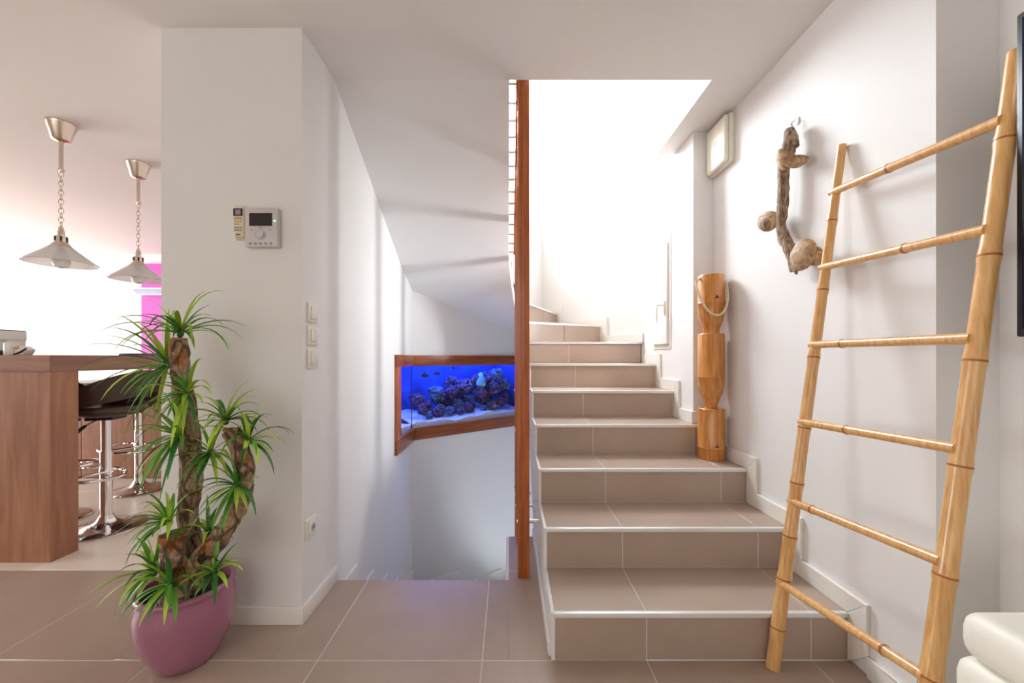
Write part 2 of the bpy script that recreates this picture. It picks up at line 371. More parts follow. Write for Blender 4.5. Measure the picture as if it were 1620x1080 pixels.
# ------------------------------------------------------------------ staircase going up
st = thing('staircase', 'greige tiled staircase with white nosings climbing to the turn', 'staircase', (0.7, D[1], 0))
tt = 0.012
tb_ = 0.0015
prof = [(D[1]+tb_, 0)]
for n in range(1, 8):
    prof += [(D[n]+tb_, n*R-tb_)]
    nx = D[n+1]+tb_ if n < 7 else 3.30
    prof += [(nx, n*R-tb_)]
prof += [(3.30, 0.85), (2.46, 0.0)]
bd = MB(); bot = lambda y: 0.0 if y <= 2.46 else 0.85*(y-2.46)/0.84
cuts = sorted([D[n]+tb_ for n in range(1, 8)]+[PD, 2.46, 3.245, 3.30])
for y0, y1 in zip(cuts[:-1], cuts[1:]):
    n = max(k for k in D if D[k]+tb_ <= y0+1e-6); xr = WX-0.002 if y1 <= PD+1e-6 else (IX-0.002 if y1 <= 3.246 else 1.085)
    bd.prism([(y0, bot(y0)), (y1, bot(y1)), (y1, n*R-tb_), (y0, n*R-tb_)], SX+0.014, xr, 'x')
part(bd, 'body', 'grout', st)
prof2 = [(D[1], 0)]
for n in range(1, 8):
    prof2 += [(D[n], n*R-0.004)]
    prof2 += [(D[n+1] if n < 7 else 3.30, n*R-0.004)]
prof2 += [(3.30, 0.85), (2.46, 0.0)]
part(MB().prism(prof2, SX, SX+0.013, 'x'), 'stringer', 'wall', st)
JX = [LX, 0.502, 1.102, WX-0.003]
for n in range(1, 8):
    xr = WX-0.014 if D[n] < PD-0.03 and n < 4 else IX-0.002
    for a, b in zip(JX[:-1], JX[1:]):
        b2 = min(b, WX-0.003 if n <= 4 else IX-0.002)
        if b2-a < 0.01: continue
        part(MB().box(a+(g if a > LX else 0), b2-(g if b < 1.2 else 0), D[n], D[n]+tt, (n-1)*R+0.002, n*R-0.017), 'riser_tile', 'tile', st, bevel=0.001, seg=1)
        y1 = D[n+1] if n < 7 else 3.30
        c2 = min(b, WX-0.003 if n <= 3 else IX-0.002)
        if n < 7 and c2-a > 0.01:
            part(MB().box(a+(g if a > LX else 0), c2-(g if b < 1.2 else 0), D[n]+0.008, y1-0.001, n*R-tt, n*R), 'tread_tile', 'tile', st, bevel=0.001, seg=1)
    part(MB().box(LX-0.006, (WX-0.016 if n <= 4 else IX-0.002), D[n]-0.010, D[n]+0.008, n*R-0.017, n*R+0.001), 'nosing', 'nosing', st, bevel=0.002)
part(MB().box(1.102+g, WX-0.003, D[4]+0.008, PD, 4*R-tt, 4*R), 'tread_tile', 'tile', st)
# stepped skirting on the right wall
q = 0.078
for n in range(0, 4):
    z0 = n*R
    ya = D[n]-q if n else None
    if n:
        part(MB().prism([(D[n]-q, z0-R+bh-0.0), (D[n]-0.001, z0-R), (D[n]-0.001, z0), (D[n]-q, z0+bh)], WX-0.015, WX, 'x'), 'skirting', 'skirt', st, bevel=0.0015, seg=1)
        y1 = D[n+1]-0.001 if n < 3 else PD
        part(MB().prism([(D[n], z0), (y1, z0), (y1-(q if n < 3 else 0), z0+bh), (D[n]-q, z0+bh)], WX-0.015, WX, 'x'), 'skirting', 'skirt', st, bevel=0.0015, seg=1)
# skirting on pier and inner wall
part(MB().box(IX-0.014, WX-0.015, PD-0.014, PD, 4*R, 4*R+bh), 'skirting', 'skirt', st, bevel=0.0015, seg=1)
for n in (4, 5, 6):
    z0 = n*R
    ys = D[n]-q if n > 4 else PD+0.0005
    if n > 4:
        part(MB().prism([(D[n]-q, z0-R+bh), (D[n]-0.001, z0-R), (D[n]-0.001, z0), (D[n]-q, z0+bh)], IX-0.014, IX, 'x'), 'skirting', 'skirt', st, bevel=0.0015, seg=1)
    y1 = D[n+1]-0.001
    part(MB().prism([(D[n] if n > 4 else ys, z0), (y1, z0), (y1-q, z0+bh), (ys, z0+bh)], IX-0.014, IX, 'x'), 'skirting', 'skirt', st, bevel=0.0015, seg=1)
# winders 7..12 turning left round the pivot
PV = {8: (0.160, 3.36), 9: (0.150, 3.44), 10: (0.10, 3.47), 11: (0.03, 3.40), 12: (0.0, 3.121)}
def onR(t): p = ob2(t, 0); return (p[0], p[1])
E8 = (0.862, APEX[1]+(0.862-APEX[0])*v2.y/v2.x); E9 = (0.515, APEX[1]+(0.515-APEX[0])*v2.y/v2.x)
E10 = ob(LEN*0.55, 0); E11 = C1; E12 = (WLX, 3.121)
polys = {7: [(LX, D[7]+0.004), (IX, D[7]+0.004), C2, E8, PV[8]],
         8: [PV[8], E8, E9, PV[9]], 9: [PV[9], E9, APEX, E10, PV[10]], 10: [PV[10], E10, E11, PV[11]], 11: [PV[11], E11, E12, PV[12]]}
for n, pl in polys.items():
    part(MB().prism(pl, n*R-0.02, n*R), 'tread_tile', 'tile', st)
def vplate(p0, p1, z0, z1, th):
    a = Vector(p0); b = Vector(p1); dd = (b-a).normalized(); nn = Vector((-dd.y, dd.x))*th
    return MB().prism([tuple(a), tuple(b), tuple(b+nn), tuple(a+nn)], z0, z1)
def lerp2(a, b, t): return (a[0]+(b[0]-a[0])*t, a[1]+(b[1]-a[1])*t)
for n, e in ((8, E8), (9, E9), (10, E10), (11, E11)):
    p = PV[n]; ln = (Vector(e)-Vector(p)).length
    ts = [0, 0.37/ln if n == 8 else 0.5, 1] if ln > 0.5 else [0, 1]
    part(vplate(p, e, (n-1)*R, n*R-0.017, 0.006), 'riser_back', 'grout', st)
    for t0, t1 in zip(ts[:-1], ts[1:]):
        part(vplate(lerp2(p, e, t0+0.003), lerp2(p, e, t1-0.003), (n-1)*R+0.002, n*R-0.017, -0.010), 'riser_tile', 'tile', st)
    pa, ea = Vector(p), Vector(e); dd = (ea-pa).normalized(); nn = Vector((-dd.y, dd.x))
    part(MB().prism([tuple(pa-nn*0.018), tuple(ea-nn*0.018), tuple(ea+nn*0.006), tuple(pa+nn*0.006)], n*R-0.017, n*R+0.001), 'nosing', 'nosing', st)
# skirting on the right oblique wall
def sk2(Xa, Xb, za, zb):
    ta, tb = [((X-APEX[0])/v2.x) for X in (Xa, Xb)]
    return MB().prism([ob2(ta, 0), ob2(tb, 0), ob2(tb, -0.014), ob2(ta, -0.014)], za, zb)
part(sk2(E8[0]+0.0, C2[0], 7*R, 7*R+bh), 'skirting', 'skirt', st)
part(sk2(E8[0], E8[0]+0.05, 7*R, 8*R+bh), 'skirting', 'skirt', st)
part(sk2(E9[0], E8[0], 8*R, 8*R+bh), 'skirting', 'skirt', st)
part(sk2(E9[0], E9[0]+0.05, 8*R, 9*R+bh), 'skirting', 'skirt', st)
part(sk2(APEX[0], E9[0], 9*R, 9*R+bh), 'skirting', 'skirt', st)
# upper flight coming back overhead: stepped top, sloped soffit
sl = 0.53; SY = 3.12; sz = lambda y: CZ-sl*(y-LIP)
up = [(LIP, CZ), (SY, sz(SY)), (SY, 12*R)]
ys = [3.09, 2.80, 2.514, 2.224]
for i, n in enumerate((12, 13, 14, 15)):
    if i: up += [(ys[i], n*R-R), (ys[i], n*R)]
up += [(LIP, 15*R), (LIP, CZ+0.01)]
us = thing('upper_stair_flight', 'white plastered underside of the upper stair flight', 'staircase', (-0.43, LIP, CZ))
part(MB().prism(up, WLX, 0.0, 'x'), 'flight_body', 'wall', us)
inner = [(0, SY, sz(SY)), (0.015, 3.20, 1.74), (0.035, 3.29, 1.60), (0.07, 3.37, 1.42), (0.15, 3.42, 1.25)]
outer = [(WLX, SY, sz(SY)), (C1[0], C1[1], 1.70), (ob(0.60, 0)[0], ob(0.60, 0)[1], 1.545), (ob(1.20, 0)[0], ob(1.20, 0)[1], 1.40), (APEX[0], APEX[1], 1.28)]
def crv(pts, m=16):
    out = []
    for i in range(m+1):
        t = i/m*(len(pts)-1); k = min(int(t), len(pts)-2); f = t-k
        out.append(Vector(pts[k]).lerp(Vector(pts[k+1]), f))
    return out
I, O = crv(inner), crv(outer); nu = 8; vs = []; fs = []
for lay in (0, 0.035):
    for a, b in zip(I, O):
        for k in range(nu+1):
            p = a.lerp(b, k/nu); p.z += lay; vs.append(p)
W_ = nu+1; NL = len(I)*W_
for i in range(len(I)-1):
    for k in range(nu):
        q4 = (i*W_+k, i*W_+k+1, (i+1)*W_+k+1, (i+1)*W_+k)
        fs.append(q4); fs.append(tuple(NL+j for j in reversed(q4)))
rim = [i*W_ for i in range(len(I))]+[(len(I)-1)*W_+k for k in range(1, nu+1)]+[i*W_+nu for i in range(len(I)-2, -1, -1)]+[k for k in range(nu-1, 0, -1)]
for a, b in zip(rim, rim[1:]+rim[:1]): fs.append((a, NL+a, NL+b, b))
part(MB().add(vs, fs), 'winder_soffit', 'wall', us, smooth=True, angle=60)
# inner closing face between soffit and winder treads
cl = MB(); vs = []; fs = []
for p in I: vs.append(p); vs.append((p.x, p.y, max(p.z+0.1, 12*R-(12*R-8*R)*((p.y-SY)/0.30))))
for i in range(len(I)-1): fs.append((2*i, 2*i+2, 2*i+3, 2*i+1))
part(cl.add(vs, fs), 'spine_face', 'wall', us)
# ------------------------------------------------------------------ stairs going down
ds = thing('descending_staircase', 'flight of steps dropping below the landing towards the aquarium', 'staircase', (-0.43, 1.95, -0.2))
dy = [1.946, 2.21, 2.48, 2.75, 3.02]
pr = [(1.90, -0.26), (1.946, -0.26), (1.946, -R)]
for n in range(1, 5):
    pr += [(dy[n], -n*R), (dy[n], -(n+1)*R)]
pr += [(3.02, -5*R-0.2), (1.90, -0.6)]
part(MB().prism(pr, WLX+0.001, 0.0, 'x'), 'body', 'tile', ds)
DV = (0.05, 3.12)
b6 = ob((-0.475-C1[0])/u.x, 0); b7 = ob((-0.087-C1[0])/u.x, 0)
part(MB().prism([(0.0, 3.02), (WLX, 3.02), C1, DV], -5*R-0.2, -5*R), 'tread_tile', 'tile', ds)
part(MB().prism([DV, C1, b6], -6*R-0.2, -6*R), 'tread_tile', 'tile', ds)
part(MB().prism([DV, b6, b7], -7*R-0.2, -7*R), 'tread_tile', 'tile', ds)
part(MB().prism([DV, b7, APEX], -8*R-0.2, -8*R), 'tread_tile', 'tile', ds)
for n in range(1, 5):
    part(MB().box(WLX, WLX+0.013, dy[n-1], dy[n]-0.002, -n*R-0.01, -n*R+0.118), 'skirting', 'skirt', ds)
part(MB().box(WLX, WLX+0.013, 3.02, C1[1], -5*R, -5*R+0.118), 'skirting', 'skirt', ds)
for (ta, tb, n) in ((0, 0.03, 5), (0.031, (-0.475-C1[0])/u.x, 6), ((-0.475-C1[0])/u.x+0.002, (-0.087-C1[0])/u.x, 7)):
    part(MB().prism(oquad(ta, tb, -0.014, 0), -n*R, -n*R+0.118), 'skirting', 'skirt', ds)

# ------------------------------------------------------------------ window on the inner wall
wn = MB()
xo = IX-0.022
def ring(mb, x0, x1, y0, y1, z0, z1, wd):
    mb.box(x0, x1, y0, y0+wd, z0, z1).box(x0, x1, y1-wd, y1, z0, z1).box(x0, x1, y0+wd, y1-wd, z0, z0+wd).box(x0, x1, y0+wd, y1-wd, z1-wd, z1)
    return mb
win = struct(ring(MB(), xo, IX+0.04, WY0, WY1, WZ0, WZ1, 0.055), 'window_1', 'white_plastic', 'narrow white casement window beside the upper steps')
part(MB().box(IX+0.005, IX+0.015, WY0+0.05, WY1-0.05, WZ0+0.05, WZ1-0.05), 'pane', 'glass', win)
part(ring(MB(), IX-0.006, IX+0.002, WY0-0.03, WY1+0.03, WZ0-0.035, WZ1+0.06, 0.03), 'architrave', 'skirt', win)
hd = MB().box(xo-0.012, xo, WY0+0.015, WY0+0.04, 1.40, 1.50)
part(hd, 'handle_plate', 'cream_plastic', win, bevel=0.003)
part(MB().tube([(xo-0.01, WY0+0.028, 1.47), (xo-0.045, WY0+0.028, 1.47), (xo-0.052, WY0+0.032, 1.462), (xo-0.054, WY0+0.035, 1.44), (xo-0.054, WY0+0.035, 1.345)], 0.008, 8), 'handle', 'cream_plastic', win, smooth=True)

wf = MB()
for t0, t1, z0, z1 in ((0.45, 0.50, 2.87, 4.20), (1.45, 1.50, 2.87, 4.20), (0.50, 1.45, 2.87, 2.92), (0.50, 1.45, 4.15, 4.20)): wf.prism(oquad(t0, t1, 0.0, 0.06), z0, z1)
w2 = struct(wf, 'window_2', 'white_plastic', 'upper stairwell window in the angled wall')
part(MB().prism(oquad(0.49, 1.46, 0.028, 0.034), 2.91, 4.16), 'pane', 'glass', w2)
# ------------------------------------------------------------------ timber post screen
ps = thing('stair_post_screen', 'tall cherry wood posts with steel spacers between the stair flights', 'screen', (0.074, 1.96, 0))
for i, d in enumerate((1.957, 2.33, 2.70, 3.02)):
    z0 = 0.0 if i < 2 else -0.5
    p = part(MB().box(0.045, 0.103, d, d+0.042, z0, 3.55), 'post', 'cherry', ps, bevel=0.003)
    part(MB().box(0.060, 0.064, d-0.0015, d+0.001, z0, 3.5), 'post_groove', 'cherry_h', p)
    for z in ((0.28, 0.80, 1.1), (0.217, 0.70, 0.98), (0.164, 0.6, 0.9), (0.1, 0.55, 0.85))[i]:
        if z < (d-1.43)/0.304*R+0.16:
            part(MB().tube([(0.040, d+0.02, z), (SX, d+0.02, z)], 0.0105, 12), 'spacer_rod', 'chrome', p, smooth=True)
            part(MB().tube([(SX-0.004, d+0.02, z), (SX, d+0.02, z)], 0.013, 12), 'rosette', 'chrome', p, smooth=True)
ysl = [1.98+0.0815*k for k in range(14)]
a = [(1.97, sz(1.97)+0.10), (3.05, sz(3.05)+0.10), (3.05, sz(3.05)+0.02), (1.97, sz(1.97)+0.02)]
part(MB().prism(a, 0.036, 0.046, 'x'), 'rail', 'cherry', ps)
for k, y in enumerate(ysl):
    part(MB().tube([(-0.003, y, sz(y)+0.035), (0.040, y, sz(y)+0.035)], 0.0075, 8), 'spacer_rod', 'steel' if k % 2 else 'nickel', ps, smooth=True)

# ------------------------------------------------------------------ aquarium
aq = thing('aquarium', 'corner aquarium in a cherry wood frame set into the wall', 'aquarium', (WLX, 3.3, 0.37))
fz0, fz1, gz0, gz1 = 0.365, 1.124, 0.475, 1.027
fd = 0.022
for (z0, z1) in ((fz0, gz0), (gz1, fz1)):
    c = ob(0, -fd); mit = (WLX+fd, C1[1]-fd*math.tan(math.radians(25)))
    fr = MB().prism([(WLX, 2.95), (WLX+fd, 2.95), (WLX+fd, C1[1]+0.009), (WLX, C1[1])], z0, z1)
    part(fr, 'frame_rail', 'cherry_h', aq, bevel=0.002)
    part(MB().prism([C1, (WLX+fd, C1[1]+0.009-0.0), ob(AQT+0.08, -fd), ob(AQT+0.08, 0)], z0, z1), 'frame_rail', 'cherry_h', aq, bevel=0.002)
part(MB().box(WLX, WLX+fd+0.001, 2.95, 3.06, gz0, gz1), 'frame_post', 'cherry', aq, bevel=0.002)
part(MB().prism(oquad(AQT-0.03, AQT+0.08, -fd-0.001, 0), gz0, gz1), 'frame_post', 'cherry', aq, bevel=0.002)
part(MB().box(WLX-0.012, WLX-0.004, AQ0-0.02, C1[1], AQZ0-0.02, AQZ1+0.02), 'pane', 'glass', aq)
part(MB().prism(oquad(0.0, AQT, 0.004, 0.012), AQZ0-0.02, AQZ1+0.02), 'pane', 'glass', aq)
part(MB().tube([(WLX-0.004, C1[1]+0.002, gz0), (WLX-0.004, C1[1]+0.002, gz1)], 0.004, 6), 'silicone_seam', 'black', aq)
bk = [(-1.34, AQ0-0.02), (-1.34, 3.72), ob(0.35, 0.50), ob(AQT-0.02, 0.50)]
tb = MB()
for p, q_ in zip(bk[:-1], bk[1:]):
    dd = (Vector(q_)-Vector(p)).normalized(); nn = Vector((-dd.y, dd.x))*0.012
    tb.prism([p, q_, tuple(Vector(q_)+nn), tuple(Vector(p)+nn)], AQZ0-0.03, AQZ1+0.12)
part(tb, 'back_panel', 'tank_back', aq)
part(MB().box(-1.34, WLX-0.06, AQ0-0.03, AQ0-0.018, AQZ0-0.03, AQZ1+0.12), 'end_panel', 'tank_back', aq)
ends = MB().prism(oquad(AQT-0.02, AQT-0.008, 0.06, 0.50), AQZ0-0.03, AQZ1+0.12)
part(ends, 'end_panel', 'tank_back', aq)
foot = [(WLX-0.012, AQ0-0.02), (WLX-0.012, C1[1]), ob(AQT, 0.012)]+[bk[3], bk[2], bk[1], bk[0]]
part(MB().prism(foot, AQZ0-0.04, AQZ0-0.02), 'base_panel', 'tank_back', aq)
part(MB().prism(foot, AQZ1+0.12, AQZ1+0.14), 'hood', 'black', aq)
# sand: undulating bed
sd = MB(); vs = []; fs = []
nu, nv = 26, 8
for i in range(nu+1):
    t = i/nu*(AQT-0.03)
    for j in range(nv+1):
        o = 0.014+0.475*j/nv; x, y = ob(t, o)
        vs.append((x, y, 0.505+0.012*math.sin(t*9)+0.01*math.sin(t*23+o*8)+0.03*(t/AQT)+0.05*j/nv))
for i in range(nu):
    for j in range(nv):
        a_ = i*(nv+1)+j; fs.append((a_, a_+nv+1, a_+nv+2, a_+1))
for i in range(nu+1):
    p_ = vs[i*(nv+1)]; vs.append((p_[0], p_[1], AQZ0-0.02))
for i in range(nu):
    fs.append((i*(nv+1), (i+1)*(nv+1), (nu+1)*(nv+1)+i+1, (nu+1)*(nv+1)+i))
sandp = part(sd.add(vs, fs), 'sand_bed', 'sand', aq, smooth=True); sandp['kind'] = 'stuff'
sd2 = MB(); vs = []; fs = []
for i in range(9):
    for j in range(9):
        vs.append((-1.33+0.456*i/8, AQ0-0.018+0.54*j/8, 0.515+0.012*math.sin(i*1.3+j)))
for i in range(8):
    for j in range(8): a_ = i*9+j; fs.append((a_, a_+9, a_+10, a_+1))
for j in range(9): p_ = vs[72+j]; vs.append((p_[0], p_[1], AQZ0-0.02))
for j in range(8): fs.append((72+j, 81+j, 82+j, 73+j))
sandq = part(sd2.add(vs, fs), 'sand_bed', 'sand', aq, smooth=True); sandq['kind'] = 'stuff'
cx, cy = ob(0.07, 0.16)
part(MB().lathe([(0.035, AQZ0), (0.035, AQZ1)], (WLX-0.17, 3.42, 0), 16), 'overflow_pipe', 'pale_blue', aq, smooth=True)
def lamp_in(name, loc, power, col, sx, sy, rz):
    l = bpy.data.lights.new(name, 'AREA'); l.shape = 'RECTANGLE'; l.size = sx; l.size_y = sy; l.energy = power; l.color = col
    o = bpy.data.objects.new(name, l); COL.objects.link(o); o.location = loc; o.rotation_euler = (0, 0, rz); return o
px, py = ob(0.68, 0.25)
lamp_in('aquarium_lamp', (px, py, AQZ1+0.11), 13, (0.08, 0.20, 1.0), 1.2, 0.3, math.atan2(u.y, u.x))
lamp_in('aquarium_lamp', (-1.10, 3.25, AQZ1+0.11), 7, (0.20, 0.34, 1.0), 0.35, 0.35, 0)
rk = random.Random(3)
rocks = [(0.10,0.12,0.055,0.62,'rock'),(0.16,0.20,0.07,0.70,'rock'),(0.30,0.24,0.085,0.60,'rock'),(0.42,0.20,0.07,0.58,'rock_b'),(0.36,0.34,0.08,0.74,'rock'),
 (0.52,0.30,0.10,0.66,'rock'),(0.62,0.24,0.08,0.60,'rock_b'),(0.66,0.34,0.10,0.80,'rock'),(0.80,0.28,0.09,0.62,'rock_b'),(0.78,0.36,0.09,0.86,'rock'),
 (0.94,0.26,0.10,0.66,'rock'),(0.98,0.33,0.10,0.84,'rock'),(1.12,0.26,0.11,0.72,'rock_b'),(1.20,0.22,0.085,0.80,'rock_b'),(1.24,0.18,0.07,0.66,'rock'),(0.50,0.16,0.05,0.57,'rock_b'),(0.72,0.16,0.06,0.58,'rock'),(1.02,0.16,0.06,0.60,'rock_b'),
 (0.22,0.10,0.05,0.56,'rock_b'),(0.24,0.36,0.09,0.68,'rock'),(0.46,0.38,0.10,0.72,'rock_b'),(0.58,0.12,0.045,0.555,'rock'),(0.58,0.40,0.08,0.84,'rock'),(0.88,0.20,0.08,0.72,'rock'),(0.86,0.10,0.045,0.57,'rock_b'),(0.90,0.38,0.10,0.76,'rock_b'),(1.08,0.36,0.085,0.88,'rock'),(1.16,0.14,0.06,0.62,'rock'),(1.22,0.34,0.085,0.92,'rock_b'),(1.06,0.22,0.09,0.76,'rock'),(0.34,0.14,0.06,0.58,'rock'),(0.70,0.26,0.09,0.68,'rock')]
def sand_z(t, o_): return 0.505+0.03*t/AQT+0.05*o_/0.475
heap = []
for t, o_, r_, z, mt in sorted(rocks, key=lambda q_: q_[3]):
    best = None
    while best is None:
      for dt in range(-10, 11):
          for do in range(-6, 7):
              tt_ = min(max(t+dt*0.02, 0.05+r_), 1.31-r_); oo = min(max(o_+do*0.025, 0.03+1.05*r_), 0.47-1.05*r_)
              zz = sand_z(tt_, oo)+0.80*r_
              for (a_, b_, c_, e_, _m) in heap:
                  hh = (tt_-a_)**2+(oo-b_)**2; rs = 0.88*(r_+e_)
                  if hh < rs*rs: zz = max(zz, c_+math.sqrt(rs*rs-hh))
              if zz+r_ > 1.0: continue
              sc = abs(zz-z)+0.25*(abs(tt_-t)+abs(oo-o_))
              if best is None or sc < best[0]: best = (sc, tt_, oo, zz)
      if best is None: r_ *= 0.9
    heap.append((best[1], best[2], best[3], r_, mt))
for t, o_, z, r_, mt in heap:
    x, y = ob(t, o_); mb = MB()
    mb.ball((x, y, z), r_*0.72, r_*0.72, r_*0.72, 12, 9, 0.16, rk)
    for k in range(9):
        ph, th = rk.uniform(-1.2, 1.2), rk.uniform(0, 6.283); q_ = r_*rk.uniform(.26, .40); k_ = r_*1.0-q_
        mb.ball((x+k_*math.cos(ph)*math.cos(th), y+k_*math.cos(ph)*math.sin(th), z+k_*math.sin(ph)), q_, q_, q_, 9, 7, 0.22, rk)
    single(mb, 'live_rock', mt, 'knobbly purple reef rock inside the blue-lit aquarium' if mt == 'rock' else 'speckled blue-grey reef rock inside the blue-lit aquarium', 'rock', (x, y, z-r_), 'reef rocks in the aquarium' if mt == 'rock' else 'speckled reef rocks in the aquarium')
for (x, y, z, r_) in ((-1.02, 3.20, 0.572, 0.06), (-1.10, 3.335, 0.580, 0.06)):
    mb = MB()
    for k in range(4): mb.ball((x+rk.uniform(-.05, .05), y+rk.uniform(-.05, .05), z+rk.uniform(-.03, .03)), r_*.7, r_*.7, r_*.6, 12, 8, .16, rk)
    single(mb, 'live_rock', 'rock', 'knobbly reef rock by the aquarium overflow pipe', 'rock', (x, y, z-r_), 'reef rocks by the overflow pipe')
ct, co, cz, cr, _m = max((h_ for h_ in heap if 0.66 < h_[0] < 0.92 and h_[1] < 0.30 and h_[2] < 0.80), key=lambda h_: h_[2]-h_[1])
x, y = ob(ct, co); z = cz+cr-0.015; mb = MB()
mb.lathe([(0.020, z), (0.045, z+0.02), (0.052, z+0.045), (0.044, z+0.08), (0.028, z+0.12), (0.020, z+0.145), (0.008, z+0.155)], (x, y, 0), 14)
mb.ball((x+0.030, y-0.012, z+0.035), .024, .022, .030, 12, 8, .15, rk)
single(mb, 'coral', 'coral', 'pale turquoise cone-shaped coral in the middle of the aquarium', 'coral', (x, y, z), smooth=True)
def fish(t, o_, z, s, mat, label, hd=1):
    if t is None: x, y = o_
    else: x, y = ob(t, o_)
    f = thing('fish', label, 'fish', (x, y, z))
    ang = math.atan2(u.y, u.x); M = Matrix.Rotation(ang, 3, 'Z')
    mb = MB().ball((0, 0, 0), s, s*0.3, s*0.55, 12, 8); mb.v = [tuple(M@Vector(p)+Vector((x, y, z))) for p in mb.v]
    part(mb, 'body', mat, f, smooth=True)
    tl = MB().prism([(-hd*s*0.8, 0), (-hd*s*1.5, s*0.45), (-hd*s*1.4, 0), (-hd*s*1.5, -s*0.45)], -s*0.05, s*0.05, 'y'); tl.v = [tuple(M@Vector(p)+Vector((x, y, z))) for p in tl.v]
    part(tl, 'tail_fin', mat, f)
    tl = MB().prism([(-s*0.5, s*0.4), (s*0.4, s*0.4), (0, s*0.8), (-s*0.6, s*0.75)], -s*0.04, s*0.04, 'y'); tl.v = [tuple(M@Vector(p)+Vector((x, y, z))) for p in tl.v]
    part(tl, 'dorsal_fin', mat, f)
fish(0.16, 0.06, 0.94, 0.035, 'fish_dark', 'dark oval fish near the aquarium surface')
fish(0.31, 0.10, 0.95, 0.028, 'rock', 'small mauve fish below the aquarium surface')
f_ = ob(1.05, 0.08)
fish(1.0, 0.08, 0.585, 0.032, 'fish_orange', 'small orange fish above the aquarium sand', -1)
fish(0.56, 0.2, 1.0, 0.02, 'fish_dark', 'tiny black fish at the aquarium water line')

# ------------------------------------------------------------------ pendant lamps
def pendant(X, d, label, seed):
    t = thing('pendant_lamp', label, 'lamp', (X, d, CZ))
    part(MB().lathe([(0.068, 0), (0.068, -0.006), (0.065, -0.012), (0.056, -0.045), (0.053, -0.05), (0.042, -0.095), (0.038, -0.100), (0.012, -0.108), (0.010, -0.125), (0.0, -0.126)], (X, d, CZ), 36), 'canopy', 'nickel', t, smooth=True, angle=30)
    part(MB().tube([(X, d, CZ-0.11), (X, d, CZ-0.27)], 0.010, 12), 'rod', 'nickel', t, smooth=True)
    part(MB().lathe([(0.013, 0), (0.013, -0.02), (0.008, -0.028)], (X, d, CZ-0.262), 12), 'rod_cap', 'nickel', t, smooth=True)
    zt, zb = CZ-0.285, CZ-0.63; nl = 13; p = (zt-zb)/nl
    for k in range(nl):
        z = zt-p*(k+0.5); h = p*0.5+0.004; a = (k % 2)*math.pi/2+0.5
        pts = [(X+0.011*math.cos(th)*math.cos(a), d+0.011*math.cos(th)*math.sin(a), z+h*math.sin(th)) for th in [2*math.pi*i/10 for i in range(10)]]
        part(MB().tube(pts, 0.0021, 5, closed=True), 'chain_link', 'nickel', t, smooth=True)
    for zz, rr in ((zt+0.005, 0.022), (zb-0.003, 0.022)):
        pts = [(X+rr*math.cos(th), d, zz+0.009*math.sin(th)) for th in [2*math.pi*i/12 for i in range(12)]]
        part(MB().tube(pts, 0.0022, 5, closed=True), 'ring', 'nickel', t, smooth=True)
    part(MB().lathe([(0.008, 0.02), (0.010, 0), (0.016, -0.012), (0.016, -0.026), (0.026, -0.028), (0.027, -0.062), (0.044, -0.085), (0.050, -0.094)], (X, d, zb), 24), 'holder', 'nickel', t, smooth=True, angle=30)
    z0 = zb-0.090
    for k in range(6):
        th = k*math.pi/3+0.3
        part(MB().box(X+0.0255*math.cos(th)-0.004, X+0.0255*math.cos(th)+0.004, d+0.0255*math.sin(th)-0.004, d+0.0255*math.sin(th)+0.004, zb-0.06, zb-0.034), 'vent_slot', 'black', t)
    part(MB().lathe([(0.046, 0), (0.068, -0.020), (0.108, -0.055), (0.145, -0.086), (0.158, -0.096), (0.156, -0.100), (0.142, -0.089), (0.104, -0.060), (0.064, -0.025), (0.040, -0.004)], (X, d, z0), 48, cap=False), 'shade', 'shade_glass', t, smooth=True)
    part(MB().lathe([(0.014, 0), (0.016, -0.03), (0.034, -0.065), (0.040, -0.09), (0.030, -0.118), (0.0, -0.128)], (X, d, z0), 20), 'bulb', 'white_plastic', t, smooth=True)
pendant(-2.62, 2.297, 'pendant lamp over the bar top with glass shade clear of the pink wall', 1)
pendant(-2.615, 2.770, 'pendant lamp whose glass shade overlaps the magenta pink wall', 2)

# ------------------------------------------------------------------ kitchen bar
bar = thing('bar_counter', 'tall walnut wood bar counter with thick top', 'bar counter', (-3.2, 2.3, 0))
part(MB().box(-4.1, -2.462, 2.108, 2.247, 0, 1.025), 'end_panel', 'bar_wood', bar, bevel=0.001, seg=1)
part(MB().box(-4.1, -2.460, 2.106, 3.75, 1.025, 1.116), 'top', 'bar_wood_y', bar, bevel=0.001, seg=1)
part(MB().box(-4.1, -2.462, 2.1045, 2.1065, 1.027, 1.115), 'top_fascia', 'bar_wood_h', bar)
part(MB().box(-3.0, -2.462, 3.62, 3.75, 0, 1.025), 'end_panel', 'bar_wood', bar)
kc = thing('kitchen_cabinet', 'walnut kitchen base cabinet behind the bar stools', 'cabinet', (-3.6, 3.9, 0))
part(MB().box(-4.4, -3.02, 3.60, 4.15, 0.0, 0.84), 'body', 'bar_wood', kc)
part(MB().box(-4.4, -3.02, 3.57, 4.17, 0.84, 0.87), 'worktop', 'counter_grey', kc)
for a_, b_ in ((-4.395, -3.905), (-3.90, -3.425), (-3.42, -3.025)):
    part(MB().box(a_, b_, 3.582, 3.60, 0.01, 0.835), 'door', 'bar_wood', kc, bevel=0.001, seg=1)
rh = thing('range_hood', 'white flat range hood in front of the pink wall', 'hood', (-4.1, 4.9, 1.86))
part(MB().box(-4.53, -3.6, 4.66, 5.17, 1.915, 1.935), 'top_plate', 'white_plastic', rh)
part(MB().prism([(-4.50, 1.915), (-3.63, 1.915), (-3.66, 1.865), (-4.46, 1.865)], 4.70, 5.17, 'y'), 'body', 'pale_blue', rh)
part(MB().box(-4.45, -3.67, 4.72, 5.15, 1.857, 1.866), 'filter', 'steel', rh)
